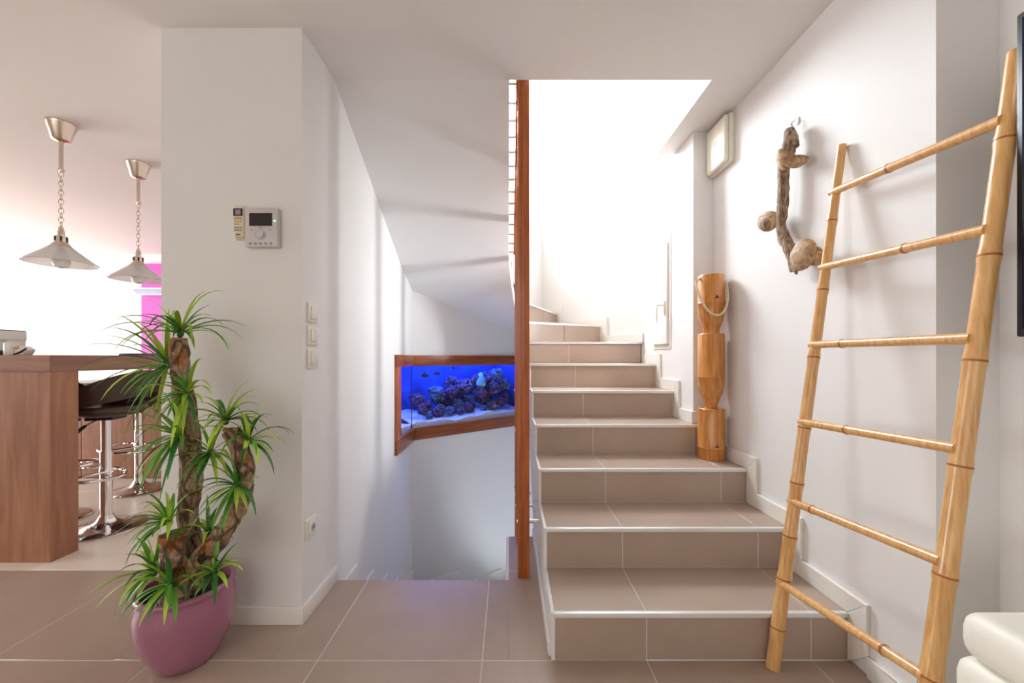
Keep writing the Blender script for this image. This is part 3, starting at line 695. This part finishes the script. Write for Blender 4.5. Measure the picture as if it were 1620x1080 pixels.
single(MB().box(-2.605, -2.47, 2.62, 2.80, 1.116, 1.128).box(-2.600, -2.475, 2.625, 2.795, 1.128, 1.131), 'tray', 'counter_grey', 'flat grey tray lying on the bar top near the pillar', 'tray', (-2.53, 2.7, 1.116), bevel=0.002)
# things on the bar at the left frame edge
cm = thing('coffee_machine', 'small white and blue coffee machine on the bar top', 'coffee machine', (-2.98, 2.33, 1.116))
part(MB().box(-3.12, -2.965, 2.27, 2.42, 1.116, 1.145), 'base', 'counter_grey', cm, bevel=0.006)
part(MB().box(-3.12, -2.975, 2.33, 2.42, 1.145, 1.24), 'body', 'white_plastic', cm, bevel=0.004)
part(MB().box(-3.12, -2.970, 2.26, 2.42, 1.205, 1.262), 'head', 'white_plastic', cm, bevel=0.004)
part(MB().box(-3.12, -2.972, 2.265, 2.415, 1.261, 1.267), 'lid', 'counter_grey', cm)
for xx, rr in ((-2.993, 0.009), (-2.978, 0.006), (-3.02, 0.008)):
    part(MB().tube([(xx, 2.262, 1.236), (xx, 2.252, 1.236)], rr, 12), 'knob', 'black', cm, smooth=True)
part(MB().tube([(-3.005, 2.28, 1.205), (-3.005, 2.28, 1.150)], 0.006, 8), 'spout', 'steel', cm, smooth=True)
part(MB().box(-2.995, -2.97, 2.258, 2.2605, 1.250, 1.260), 'display', 'pale_blue', cm)
jar = single(MB().lathe([(0.028, 0), (0.030, 0.004), (0.030, 0.07), (0.027, 0.074), (0.025, 0.07), (0.025, 0.006), (0.0, 0.006)], (-2.915, 2.30, 1.116), 20), 'cup', 'white_plastic', 'plain white cup on the bar beside the coffee machine', 'cup', (-2.915, 2.30, 1.116), smooth=True)
dish = thing('serving_scoop', 'white scoop with straw contents and dark handle tilted on the bar', 'scoop', (-2.87, 2.32, 1.116))
part(MB().prism([(-2.885, 1.117), (-2.835, 1.117), (-2.815, 1.148), (-2.85, 1.17), (-2.885, 1.168)], 2.29, 2.34, 'y'), 'bowl', 'white_plastic', dish, bevel=0.004)
part(MB().ball((-2.872, 2.30, 1.162), 0.020, 0.02, 0.012), 'contents', 'straw', dish, smooth=True)
part(MB().tube([(-2.885, 2.285, 1.119), (-2.84, 2.285, 1.137), (-2.81, 2.285, 1.156)], [0.003, 0.005, 0.004], 8), 'handle', 'black', dish, smooth=True)

# ------------------------------------------------------------------ bar stools
def stool(X, d, rot, label, sz_=0.755):
    t = thing('bar_stool', label, 'bar stool', (X, d, 0), 'bar stools at the counter')
    M = Matrix.Rotation(rot, 3, 'Z')
    def P(mb, name, mat, parent=None, **k):
        mb.v = [tuple(M@Vector(p)+Vector((X, d, 0))) for p in mb.v]
        return part(mb, name, mat, parent or t, **k)
    P(MB().lathe([(0.205, 0.0), (0.207, 0.006), (0.200, 0.012), (0.13, 0.022), (0.075, 0.036), (0.052, 0.052), (0.040, 0.072), (0.036, 0.085), (0.0, 0.085)], n=40), 'base', 'chrome', smooth=True)
    P(MB().tube([(0, 0, 0.05), (0, 0, 0.50)], 0.031, 20), 'column', 'chrome', smooth=True)
    P(MB().tube([(0, 0, 0.49), (0, 0, sz_-0.02)], 0.026, 20), 'gas_lift', 'chrome', smooth=True)
    P(MB().lathe([(0.033, 0.36), (0.034, 0.362), (0.034, 0.385), (0.031, 0.39)], n=20), 'collar', 'chrome', smooth=True)
    # footrest: loop in front (seat faces -X)
    pts = []
    for k in range(24):
        th = 2*math.pi*k/24
        pts.append((-0.09+0.17*math.cos(th), 0.175*math.sin(th), 0.352-0.02*math.cos(th)))
    P(MB().tube(pts, 0.0095, 8, closed=True), 'footrest', 'chrome', smooth=True)
    P(MB().tube([(0.03, 0.03, 0.372), (-0.05, 0.12, 0.368), (-0.17, 0.145, 0.362)], 0.008, 8), 'footrest_arm', 'chrome', smooth=True)
    P(MB().tube([(0.03, -0.03, 0.372), (-0.05, -0.12, 0.368), (-0.17, -0.145, 0.362)], 0.008, 8), 'footrest_arm', 'chrome', smooth=True)
    # seat cushion
    P(MB().lathe([(0.0, sz_-0.03), (0.10, sz_-0.03), (0.175, sz_-0.018), (0.200, sz_+0.008), (0.196, sz_+0.034), (0.17, sz_+0.042), (0.10, sz_+0.034), (0.0, sz_+0.03)], n=36), 'seat', 'leather', smooth=True, angle=70)
    P(MB().box(-0.07, 0.07, -0.07, 0.07, sz_-0.05, sz_-0.028), 'seat_plate', 'black')
    # wrap-round back band rising to the rear (+X)
    vs = []; fs = []; n = 28
    for i in range(n+1):
        a_ = math.radians(-128+256*i/n); c = (math.cos(a_)+0.62)/1.62
        h0 = sz_+0.02+0.075*max(0, c)**1.2; h1 = sz_+0.075+0.185*max(0, c)**0.8
        for r_, z in ((0.205, h0), (0.222+0.02*c, h1), (0.205+0.02*c, h1+0.006), (0.188, h0)):
            vs.append((r_*math.cos(a_), r_*math.sin(a_), z))
    for i in range(n):
        for k in range(4): fs.append((i*4+k, i*4+(k+1) % 4, i*4+4+(k+1) % 4, i*4+4+k))
    fs += [(0, 1, 2, 3), (n*4+3, n*4+2, n*4+1, n*4)]
    P(MB().add(vs, fs), 'backrest', 'leather', smooth=True, angle=60)
    lv = P(MB().tube([(-0.01, -0.04, sz_-0.04), (-0.03, -0.13, sz_-0.075)], 0.0045, 6), 'lever', 'chrome', smooth=True)
    P(MB().tube([(-0.028, -0.125, sz_-0.072), (-0.040, -0.175, sz_-0.105)], [0.009, 0.012], 10), 'lever_grip', 'black', smooth=True)
    return t
stool(-2.605, 2.54, 0.25, 'brown leather bar stool between bar end panel and plant, chrome base in full view')
stool(-3.08, 3.27, 0.1, 'brown leather bar stool in front of the cabinet doors', 0.735)
stool(-3.13, 2.67, 3.3, 'brown leather bar stool half hidden behind the bar end panel')

# ------------------------------------------------------------------ pillar devices
def box_on_pillar(x0, x1, y0, y1, dep): # px rectangle on pillar face
    a = ray(x0, y1, PY); b = ray(x1, y0, PY); return a.x, b.x, PY-dep, PY, a.z, b.z
ic = thing('video_intercom', 'grey video door intercom with dark screen on the pillar', 'intercom', tuple(ray(419, 393, PY)))
part(MB().box(*box_on_pillar(394, 445, 332, 393, 0.028)), 'housing', 'grey_plastic', ic, bevel=0.004)
def ip(x0, x1, y0, y1, dep, th):
    a = ray(x0, y1, PY); b = ray(x1, y0, PY); return MB().box(a.x, b.x, PY-dep-th, PY-dep+0.001, a.z, b.z)
part(ip(401.5, 437, 341, 361, 0.028, 0.0015), 'screen', 'screen', ic)
k = ray(419, 374.5, PY)
part(MB().tube([(k.x, PY-0.027, k.z), (k.x, PY-0.036, k.z)], 0.0145, 24), 'dial', 'grey_plastic', ic, smooth=True, angle=30)
part(MB().tube([(k.x, PY-0.0275, k.z), (k.x, PY-0.0288, k.z)], 0.0205, 28), 'dial_ring', 'button_grey', ic, smooth=True, angle=30)
part(MB().tube([(k.x, PY-0.028, k.z), (k.x, PY-0.0292, k.z)], 0.0188, 28), 'dial_plate', 'grey_plastic', ic, smooth=True, angle=30)
part(ip(439.5, 442.5, 352, 354, 0.028, 0.0012), 'led', 'led_green', ic)
part(ip(416.5, 421.5, 363, 364, 0.028, 0.0006), 'maker_mark', 'black', ic)
for xx in (403, 411, 419, 427, 435): part(ip(xx-2, xx+2, 386.5, 390, 0.028, 0.0008), 'button', 'button_grey' if xx > 430 else 'lcd', ic)
for xx in (405, 434): part(ip(xx-1.5, xx+1.5, 366.5, 368, 0.028, 0.0006), 'button', 'lcd', ic)
rc = thing('remote_control', 'ivory remote control with grey buttons in a holder on the pillar', 'remote', tuple(ray(383.5, 378, PY)))
a = ray(375, 378, PY); b = ray(392.5, 328, PY)
part(MB().box(a.x, b.x, PY-0.024, PY-0.004, a.z, b.z), 'body', 'ivory_plastic', rc, bevel=0.008, seg=3)
part(ip(374, 393.5, 352, 380, 0.0, 0.012), 'holder', 'ivory_plastic', rc, bevel=0.003)
part(ip(375.5, 390, 333, 344.5, 0.0235, 0.001), 'display', 'black', rc)
part(ip(379, 387, 335, 343, 0.0245, 0.001), 'display_window', 'lcd', rc)
part(ip(380.5, 384.5, 346, 350, 0.0235, 0.0015), 'button', 'orange_plastic', rc)
for xx in (377.5, 387): part(ip(xx-1.2, xx+1.6, 347, 350, 0.0235, 0.0012), 'button', 'button_grey', rc)
for yy, (xs) in ((353.5, (378, 382.5, 387)), (357.5, (378, 382.5))):
    for xx in xs: part(ip(xx-1.4, xx+1.6, yy-0.6, yy+0.6, 0.0235, 0.0008), 'print_mark', 'print_grey', rc)
for yy in (363, 367):
    for xx in (378, 382.5, 387): part(ip(xx-1.6, xx+1.8, yy-1.3, yy+1.3, 0.0235, 0.0015), 'button', 'button_grey', rc)
part(ip(379.5, 386.5, 372.5, 375, 0.0235, 0.0008), 'print_mark', 'print_grey', rc)
# switches and socket on left wall
for i, (yy, lb) in enumerate(((495, 'topmost white light switch of three on the stair wall'), (531, 'middle white light switch of three on the stair wall'), (567, 'lowest white light switch of three on the stair wall'))):
    c = onX(493, yy, WLX); s_ = thing('light_switch', lb, 'switch', tuple(c), 'light switches on the stair wall')
    part(MB().box(WLX-0.001, WLX+0.010, c.y-0.041, c.y+0.041, c.z-0.041, c.z+0.041), 'plate', 'cream_plastic', s_, bevel=0.003)
    rk_ = MB().box(WLX+0.010, WLX+0.015, c.y-0.026, c.y+0.026, c.z-0.026, c.z+0.026) if i == 0 else MB().box(WLX+0.010, WLX+0.016, c.y-0.026, c.y+0.000, c.z-0.026, c.z+0.026).box(WLX+0.010, WLX+0.014, c.y+0.001, c.y+0.026, c.z-0.026, c.z+0.026)
    part(rk_, 'rocker', 'white_plastic', s_, bevel=0.002)
c = onX(490, 833, WLX); so = thing('power_socket', 'white power socket low on the stair wall', 'socket', tuple(c))
part(MB().box(WLX-0.001, WLX+0.010, c.y-0.041, c.y+0.041, c.z-0.041, c.z+0.041), 'plate', 'cream_plastic', so, bevel=0.003)
part(MB().box(WLX+0.010, WLX+0.015, c.y-0.027, c.y+0.027, c.z-0.027, c.z+0.027), 'insert', 'white_plastic', so, bevel=0.002)
part(MB().tube([(WLX+0.0145, c.y, c.z), (WLX+0.0158, c.y, c.z)], 0.017, 20), 'well', 'socket_dark', so)
for e in (-0.007, 0.007): part(MB().tube([(WLX+0.0155, c.y+e, c.z), (WLX+0.0165, c.y+e, c.z)], 0.003, 8), 'pin_hole', 'black', so)

# ------------------------------------------------------------------ potted plant
PXc, PYc = -1.180, 1.440
pl = thing('potted_plant', 'spiky yucca-like plant on cork-bark trunks in a mauve glazed pot', 'plant', (PXc, PYc, 0))
part(MB().lathe([(0.0, 0.0), (0.084, 0.0), (0.092, 0.006), (0.118, 0.05), (0.142, 0.11), (0.152, 0.17), (0.150, 0.215), (0.141, 0.248), (0.141, 0.256), (0.147, 0.261), (0.148, 0.272), (0.141, 0.279), (0.133, 0.277), (0.130, 0.262), (0.127, 0.235)], (PXc, PYc, 0), 56, cap=False), 'pot', 'pot', pl, smooth=True, angle=60)
part(MB().lathe([(0.0, 0.250), (0.06, 0.252), (0.11, 0.248), (0.1275, 0.245)], (PXc, PYc, 0), 32, cap=False), 'soil', 'soil', pl, smooth=True)
TD = 1.41
def trunk(pxs, rads, dep, name='trunk', n=18, sub=5):
    pts = []; rr = []
    P_ = [ray(x, y, TD+dd) for (x, y, dd) in pxs]
    for i in range(len(P_)-1):
        for k in range(sub):
            t = k/sub; pts.append(P_[i].lerp(P_[i+1], t)); rr.append((rads[i]*(1-t)+rads[i+1]*t)*random.uniform(0.93, 1.07))
    pts.append(P_[-1]); rr.append(rads[-1])
    return part(MB().tube(pts, rr, n, jitter=0.075), name, 'bark', pl, smooth=True, angle=55)
trunk([(283, 537, 0), (286, 590, 0), (292, 640, 0), (300, 700, 0.01), (303, 760, 0.02), (297, 810, 0.02), (303, 870, 0.02), (300, 935, 0.02)], [0.027, 0.029, 0.032, 0.034, 0.035, 0.031, 0.034, 0.039], 0)
trunk([(366, 680, -0.02), (378, 705, -0.02), (387, 740, -0.02), (385, 780, -0.02), (370, 815, -0.02), (348, 850, -0.03), (318, 885, -0.04), (305, 905, -0.02)], [0.029, 0.032, 0.031, 0.030, 0.030, 0.032, 0.037, 0.032], 0)
tk = trunk([(277, 843, -0.06), (278, 880, -0.06), (276, 920, -0.06), (277, 958, -0.06)], [0.040, 0.042, 0.041, 0.041], 0, 'stub_trunk')
p0 = ray(278, 842, TD-0.06)
part(MB().lathe([(0.0, 0.008), (0.018, 0.007), (0.030, 0.002), (0.032, -0.004)], tuple(p0), 18, cap=False), 'moss', 'moss', pl, smooth=True)
for (x, y, dd, r_) in ((283, 536, 0, 0.025), (366, 679, -0.02, 0.027)):
    p_ = ray(x, y, TD+dd); part(MB().lathe([(0.0, 0.006), (r_, 0.003), (r_, -0.004)], tuple(p_), 16, cap=False), 'trunk_cut', 'bark_cut', pl, smooth=True)
p_ = ray(318, 884, TD-0.085); part(MB().ball(tuple(p_), 0.012, 0.006, 0.017, 12, 8), 'knot_hole', 'bark_hollow', pl, smooth=True)
def leaf_mesh(base, d0, length, width, droop, side):
    d0 = d0.normalized(); n = 8; pts = []; p = base.copy(); dr = d0.copy()
    for i in range(n+1):
        pts.append(p.copy()); p = p+dr*(length/n)
        dr = (dr+Vector((0, 0, -droop*(0.35+1.2*i/n)/n))+side*(0.25/n)).normalized()
    vs = []; fs = []
    for i, q_ in enumerate(pts):
        t = pts[min(i+1, n)]-pts[max(i-1, 0)]; t.normalize()
        a_ = t.cross(Vector((0, 0, 1)));
        if a_.length < 0.15: a_ = t.cross(Vector((0, 1, 0)))
        a_.normalize(); nn = a_.cross(t)
        wd = width*(0.55+0.45*math.sin(min(1, i/n*2.2)*math.pi/2))*(1-(i/n)**2.2)+0.0006
        vs += [q_-a_*wd+nn*wd*0.35, q_-nn*0.0004, q_+a_*wd+nn*wd*0.35]
    for i in range(n):
        for k in range(2): fs.append((i*3+k, i*3+k+1, i*3+k+4, i*3+k+3))
    return MB().add(vs, fs)
ros = [(285, 528, 0.00, (0.05, -0.15, 1), 0.215, 27, 1.0), (266, 577, -0.01, (-1, -0.25, 0.15), 0.235, 24, 0.6), (296, 622, -0.045, (-0.1, -1, 0.25), 0.175, 22, 0.9),
       (284, 690, -0.055, (-0.55, -0.8, 0.1), 0.205, 26, 0.8), (357, 666, -0.01, (0.15, -0.2, 1), 0.165, 22, 1.0), (393, 697, -0.01, (0.7, -0.2, 0.75), 0.155, 20, 1.0),
       (333, 716, -0.02, (0.2, -0.8, 0.4), 0.135, 20, 0.8), (268, 826, -0.06, (-0.5, -0.4, 0.8), 0.175, 26, 1.0), (244, 905, -0.03, (-0.7, -0.4, 0.5), 0.165, 22, 0.9),
       (375, 768, -0.055, (-0.1, -0.9, 0.3), 0.165, 22, 0.9), (330, 842, 0.02, (0.3, 0.1, 0.8), 0.13, 16, 0.9), (340, 905, -0.075, (0.2, -0.5, 0.8), 0.115, 18, 0.8), (268, 925, -0.11, (0.0, -0.8, 0.5), 0.135, 20, 0.9)]
rl = random.Random(11)
for (x, y, dd, ax, ln, cnt, drp) in ros:
    c = ray(x, y, TD+dd); ax = Vector(ax).normalized()
    core = part(MB().ball(tuple(c), 0.011, 0.011, 0.014, 10, 7), 'leaf_rosette', 'leaf_dark', pl, smooth=True)
    e1 = ax.orthogonal().normalized(); e2 = ax.cross(e1)
    for k in range(cnt):
        ph = 2*math.pi*k*0.381966+rl.uniform(-.25, .25); tl_ = 0.2+1.15*math.sqrt((k+0.5)/cnt)+rl.uniform(-.1, .1)
        dr = ax*math.cos(tl_)+(e1*math.cos(ph)+e2*math.sin(ph))*math.sin(tl_)
        if dr.y > 0.45: dr.y *= 0.5
        L_ = ln*rl.uniform(0.62, 1.08)
        base = c+dr*0.006
        mt = rl.choice(['leaf', 'leaf', 'leaf_dark', 'leaf_light', 'leaf_light'])
        if (base+dr*L_).y > PY-0.03: dr.y = min(dr.y, (PY-0.04-base.y)/L_*0.8)
        lf = part(leaf_mesh(base, dr, L_, rl.uniform(0.0068, 0.0098), drp*rl.uniform(1.3, 2.8), Vector((rl.uniform(-1, 1), rl.uniform(-1, 0.2), 0))), 'leaf', mt, core, smooth=True, angle=80)

# ------------------------------------------------------------------ right wall things
eb = thing('electric_box', 'white rounded electrical box high on the wall by the pier', 'box', (WX, 2.27, 2.19))
part(MB().box(WX-0.030, WX, 2.160, 2.372, 2.185, 2.452), 'back_case', 'cream_plastic', eb, bevel=0.004)
part(MB().box(WX-0.055, WX-0.028, 2.164, 2.368, 2.190, 2.448), 'cover', 'cream_plastic', eb, bevel=0.012, seg=3)
for zz in (2.31, 2.325, 2.34): part(MB().box(WX-0.0562, WX-0.0545, 2.245, 2.285, zz, zz+0.003), 'print_mark', 'print_grey', eb)
part(MB().box(WX-0.057, WX-0.0545, 2.235, 2.285, 2.225, 2.29), 'label_plate', 'skirt', eb)
# driftwood
DX = 1.195
dw = thing('driftwood_hanging', 'knotty driftwood branch with wooden shell knobs hung on the wall', 'driftwood', tuple(onX(1250, 430, WX)))
def dp(x, y, X=DX): return onX(x, y, X)
pts = [dp(1249, 207, 1.205), dp(1250, 222), dp(1247, 240), dp(1240, 262), dp(1239, 290), dp(1239, 318), dp(1237, 340), dp(1235, 356), dp(1240, 376), dp(1250, 394), dp(1252, 410), dp(1254, 430, 1.205)]
rr = [0.020, 0.026, 0.028, 0.024, 0.021, 0.022, 0.021, 0.020, 0.022, 0.023, 0.016, 0.010]
P2 = []; R2 = []
for i in range(len(pts)-1):
    for k in range(3):
        t = k/3; P2.append(pts[i].lerp(pts[i+1], t)); R2.append((rr[i]*(1-t)+rr[i+1]*t)*random.uniform(.92, 1.08))
P2.append(pts[-1]); R2.append(rr[-1])
part(MB().tube(P2, R2, 14, jitter=0.10), 'branch', 'driftwood', dw, smooth=True, angle=55)
part(MB().tube([dp(1257, 232, 1.20), dp(1258, 216, 1.205), dp(1257, 206, 1.21)], [0.016, 0.012, 0.004], 10, jitter=.1), 'split_tip', 'driftwood', dw, smooth=True)
part(MB().tube([dp(1258, 405, 1.19), dp(1254, 420, 1.19), dp(1259, 430, 1.19), dp(1260, 434, 1.19)], [0.010, 0.011, 0.008, 0.004], 8, jitter=.15), 'twig', 'driftwood', dw, smooth=True)
part(MB().tube([dp(1246, 398, 1.18), dp(1240, 396, 1.175)], [0.006, 0.005], 8), 'twig', 'driftwood', dw, smooth=True)
def knob(x, y, X, rx, ry, rz, tilt, name='shell_knob', mat='driftcut'):
    c = dp(x, y, X); mb = MB().ball((0, 0, 0), rx, ry, rz, 18, 12, 0.04)
    M = Euler(tilt).to_matrix(); mb.v = [tuple(M@Vector(p)+c) for p in mb.v]
    return part(mb, name, mat, dw, smooth=True, angle=70)
knob(1215, 350, 1.185, 0.028, 0.060, 0.045, (0.35, 0, 0.1))
knob(1212, 354, 1.172, 0.022, 0.036, 0.030, (0.3, 0, 0.1), 'knob_face', 'driftwood')
knob(1270, 403, 1.165, 0.030, 0.060, 0.062, (0.4, 0.1, 0))
knob(1288, 405, 1.190, 0.026, 0.040, 0.036, (0.5, 0, 0))
knob(1238, 252, 1.170, 0.020, 0.026, 0.055, (-0.35, 0, 0))
# half-open shell cups near the top
def cup(x, y, X, r_, axis, name='shell_cup'):
    c = dp(x, y, X); z = Vector(axis).normalized(); e1 = z.orthogonal().normalized(); e2 = z.cross(e1)
    mb = MB().lathe([(0.0, -0.75*r_), (0.5*r_, -0.62*r_), (0.85*r_, -0.30*r_), (1.0*r_, 0.0), (0.90*r_, 0.0), (0.75*r_, -0.25*r_), (0.42*r_, -0.5*r_), (0.0, -0.6*r_)], n=20)
    mb.v = [tuple(c+e1*p[0]*0.75+e2*p[1]*1.1+z*p[2]) for p in mb.v]
    part(mb, name, 'driftcut', dw, smooth=True, angle=60)
cup(1258, 252, 1.180, 0.046, (-0.35, -0.62, 0.55))
cup(1289, 404, 1.195, 0.040, (-0.25, -0.85, 0.2))
hk = thing('wall_hook', 'small chrome hook holding the driftwood branch', 'hook', tuple(onX(1262, 195, WX)))
c = onX(1262, 196, WX)
part(MB().tube([(WX, c.y, c.z+0.012), (WX-0.02, c.y, c.z+0.012), (WX-0.028, c.y, c.z), (WX-0.024, c.y, c.z-0.012), (WX-0.016, c.y, c.z-0.014)], 0.003, 8), 'hook_wire', 'chrome', hk, smooth=True)
part(MB().tube([(WX-0.018, c.y, c.z-0.008), (WX-0.035, c.y+0.004, c.z-0.04), (WX-0.042, c.y+0.012, c.z-0.075)], 0.002, 6), 'cord', 'steel', hk, smooth=True)
part(MB().box(WX-0.006, WX, c.y-0.010, c.y+0.010, c.z-0.005, c.z+0.026), 'hook_plate', 'chrome', hk, bevel=0.002)
# carved bamboo vase on the third tread
VXc, VYc, VZ = 1.152, 2.235, 3*R
va = thing('bamboo_vase', 'tall carved orange bamboo stand with rope loop on the stair tread', 'vase', (VXc, VYc, VZ))
def vz(y): return CH+(VY-y)/F*VYc
h = 0.071
b0, b1 = VZ, vz(645); b2, b3, b4 = vz(612), vz(597), vz(528); b5, b6_, b7_, b8 = vz(500), vz(481), vz(460), vz(436)
part(MB().lathe([(0.0, b0), (h-0.002, b0), (h, b0+0.004), (h, b0+0.062), (h+0.003, b0+0.066), (h, b0+0.072), (h-0.001, b1-0.004), (h-0.006, b1), (h-0.012, b1-0.004), (0.0, b1-0.006)], (VXc, VYc, 0), 36), 'lower_segment', 'bamboo_orange', va, smooth=True, angle=50)
part(MB().lathe([(0.031, b1-0.012), (0.032, b1+0.012), (0.036, b1+0.03), (0.043, b1+0.05), (0.051, b1+0.07), (0.060, b1+0.09), (0.066, b2+0.0), (0.069, b2+0.02), (0.070, b3), (0.073, b3+0.004), (0.070, b3+0.009), (0.070, b4-0.004), (0.066, b4), (0.058, b4-0.004), (0.0, b4-0.006)], (VXc, VYc, 0), 36), 'middle_segment', 'bamboo_orange', va, smooth=True, angle=50)
part(MB().lathe([(0.042, b4-0.012), (0.043, b4+0.012), (0.046, b4+0.03), (0.052, b4+0.05), (0.059, b4+0.07), (0.066, b5), (0.0695, b5+0.02), (0.070, b6_), (0.073, b6_+0.004), (0.070, b6_+0.009), (0.070, b8-0.006), (0.066, b8), (0.058, b8-0.006), (0.057, b8-0.06), (0.0, b8-0.07)], (VXc, VYc, 0), 36), 'upper_segment', 'bamboo_orange', va, smooth=True, angle=50)
for zz in (b0+0.082, b6_+0.03):
    mb = MB().prism([(VXc-0.016, zz-0.004), (VXc+0.010, zz-0.004), (VXc+0.002, zz+0.002), (VXc-0.004, zz+0.014), (VXc-0.009, zz+0.002)], VYc-h-0.0015, VYc-h+0.006, 'y')
    part(mb, 'bud_scar', 'bamboo_dark', va)
rp_ = []
for i in range(17):
    t = i/16; a_ = math.pi*t
    rp_.append((VXc-0.016-0.086*math.cos(a_), VYc-0.02-0.075*math.sin(a_)**0.7, (vz(447)*(1-t)+vz(445)*t)-0.20*math.sin(a_)**0.9))
rp_ = [(VXc-0.062, VYc-0.01, vz(440))]+rp_+[(VXc+0.064, VYc-0.01, vz(438))]
part(MB().tube(rp_, 0.0065, 8), 'rope_loop', 'rope', va, smooth=True)
# ------------------------------------------------------------------ bamboo ladder
ld = thing('bamboo_ladder', 'bamboo ladder with six rungs leaning on the wall by the stairs', 'ladder', (1.0, 1.16, 0))
def stile(p0, p1, r0, r1, nodes, name):
    p0, p1 = Vector(p0), Vector(p1); pts = []; rr = []
    brk = sorted(set([0, 1]+[n+e for n in nodes for e in (-0.012, -0.004, 0.004, 0.012)]))
    for t in brk:
        if not 0 <= t <= 1: continue
        r_ = r0*(1-t)+r1*t
        if any(abs(t-n) < 0.006 for n in nodes): r_ *= 1.09
        pts.append(p0.lerp(p1, t)); rr.append(r_)
    s_ = part(MB().tube(pts, rr, 22), name, 'bamboo', ld, smooth=True, angle=50)
    dv = (p1-p0).normalized()
    for n in nodes:
        c = p0.lerp(p1, n); r_ = (r0*(1-n)+r1*n)*1.105
        part(MB().tube([c-dv*0.006, c, c+dv*0.006], [r_*0.97, r_, r_*0.97], 22), 'node_ring', 'bamboo_node', s_, smooth=True)
    return s_
A0, A1 = Vector((0.936, 1.394, 0.0)), Vector((1.230, 1.449, 1.884))
B0, B1 = Vector((0.935, 0.915, 0.0)), Vector((1.199, 0.925, 1.822))
stile(A0, A1, 0.0225, 0.0140, [0.075, 0.165, 0.245, 0.345, 0.45, 0.585, 0.715, 0.85], 'stile')
stile(B0, B1, 0.0215, 0.0175, [0.06, 0.195, 0.325, 0.465, 0.60, 0.735, 0.885], 'stile')
def onst(p0, p1, z): t = (z-p0.z)/(p1.z-p0.z); return p0.lerp(p1, t)
for i, (za, zb) in enumerate(((1.711, 1.660), (1.432, 1.402), (1.148, 1.146), (0.868, 0.887), (0.584, 0.624), (0.295, 0.354))):
    a = onst(A0, A1, za)+Vector((-0.008, 0, 0)); b = onst(B0, B1, zb)+Vector((-0.012, 0, 0))
    a += (a-b).normalized()*0.014
    tn = (0.45, 0.62, 0.28, 0.40, 0.22, 0.80)[i]
    pts = [a.lerp(b, t) for t in (0, 0.02, tn-0.03, tn, tn+0.03, 1)]
    rg = part(MB().tube(pts, [0.0115, 0.013, 0.013, 0.015, 0.013, 0.0135], 16), 'rung', 'bamboo', ld, smooth=True, angle=50)
    c = a.lerp(b, tn); dv = (b-a).normalized()
    part(MB().tube([c-dv*0.006, c, c+dv*0.006], [0.014, 0.0156, 0.014], 16), 'node_ring', 'bamboo_node', rg, smooth=True)
# ------------------------------------------------------------------ television and sofa
tv = thing('television', 'large black flat television mounted on the wall beside the ladder', 'television', (1.25, 0.2, 1.15))
part(MB().box(1.160, 1.222, -0.56, 0.898, 1.148, 1.882), 'casing', 'black', tv, bevel=0.004)
part(MB().box(1.1585, 1.1605, -0.545, 0.886, 1.166, 1.868), 'screen', 'tv_screen', tv)
part(MB().box(1.164, 1.220, 0.8975, 0.8995, 1.15, 1.88), 'side_trim', 'steel', tv)
part(MB().box(1.222, 1.432, -0.05, 0.40, 1.35, 1.68), 'wall_mount', 'black', tv)
sf = thing('sofa', 'white leather sofa end below the television', 'sofa', (1.1, 0.2, 0))
part(MB().box(0.885, 1.405, -0.95, 0.795, 0.05, 0.515), 'base_cushion', 'sofa_leather', sf, bevel=0.035, seg=4)
part(MB().box(0.895, 1.405, -0.95, 0.792, 0.508, 0.603), 'top_cushion', 'sofa_leather', sf, bevel=0.034, seg=4)
for xx in (0.93, 1.36):
    for yy in (-0.9, 0.72): part(MB().lathe([(0.018, 0), (0.024, 0.06)], (xx, yy, 0), 12), 'foot', 'black', sf)
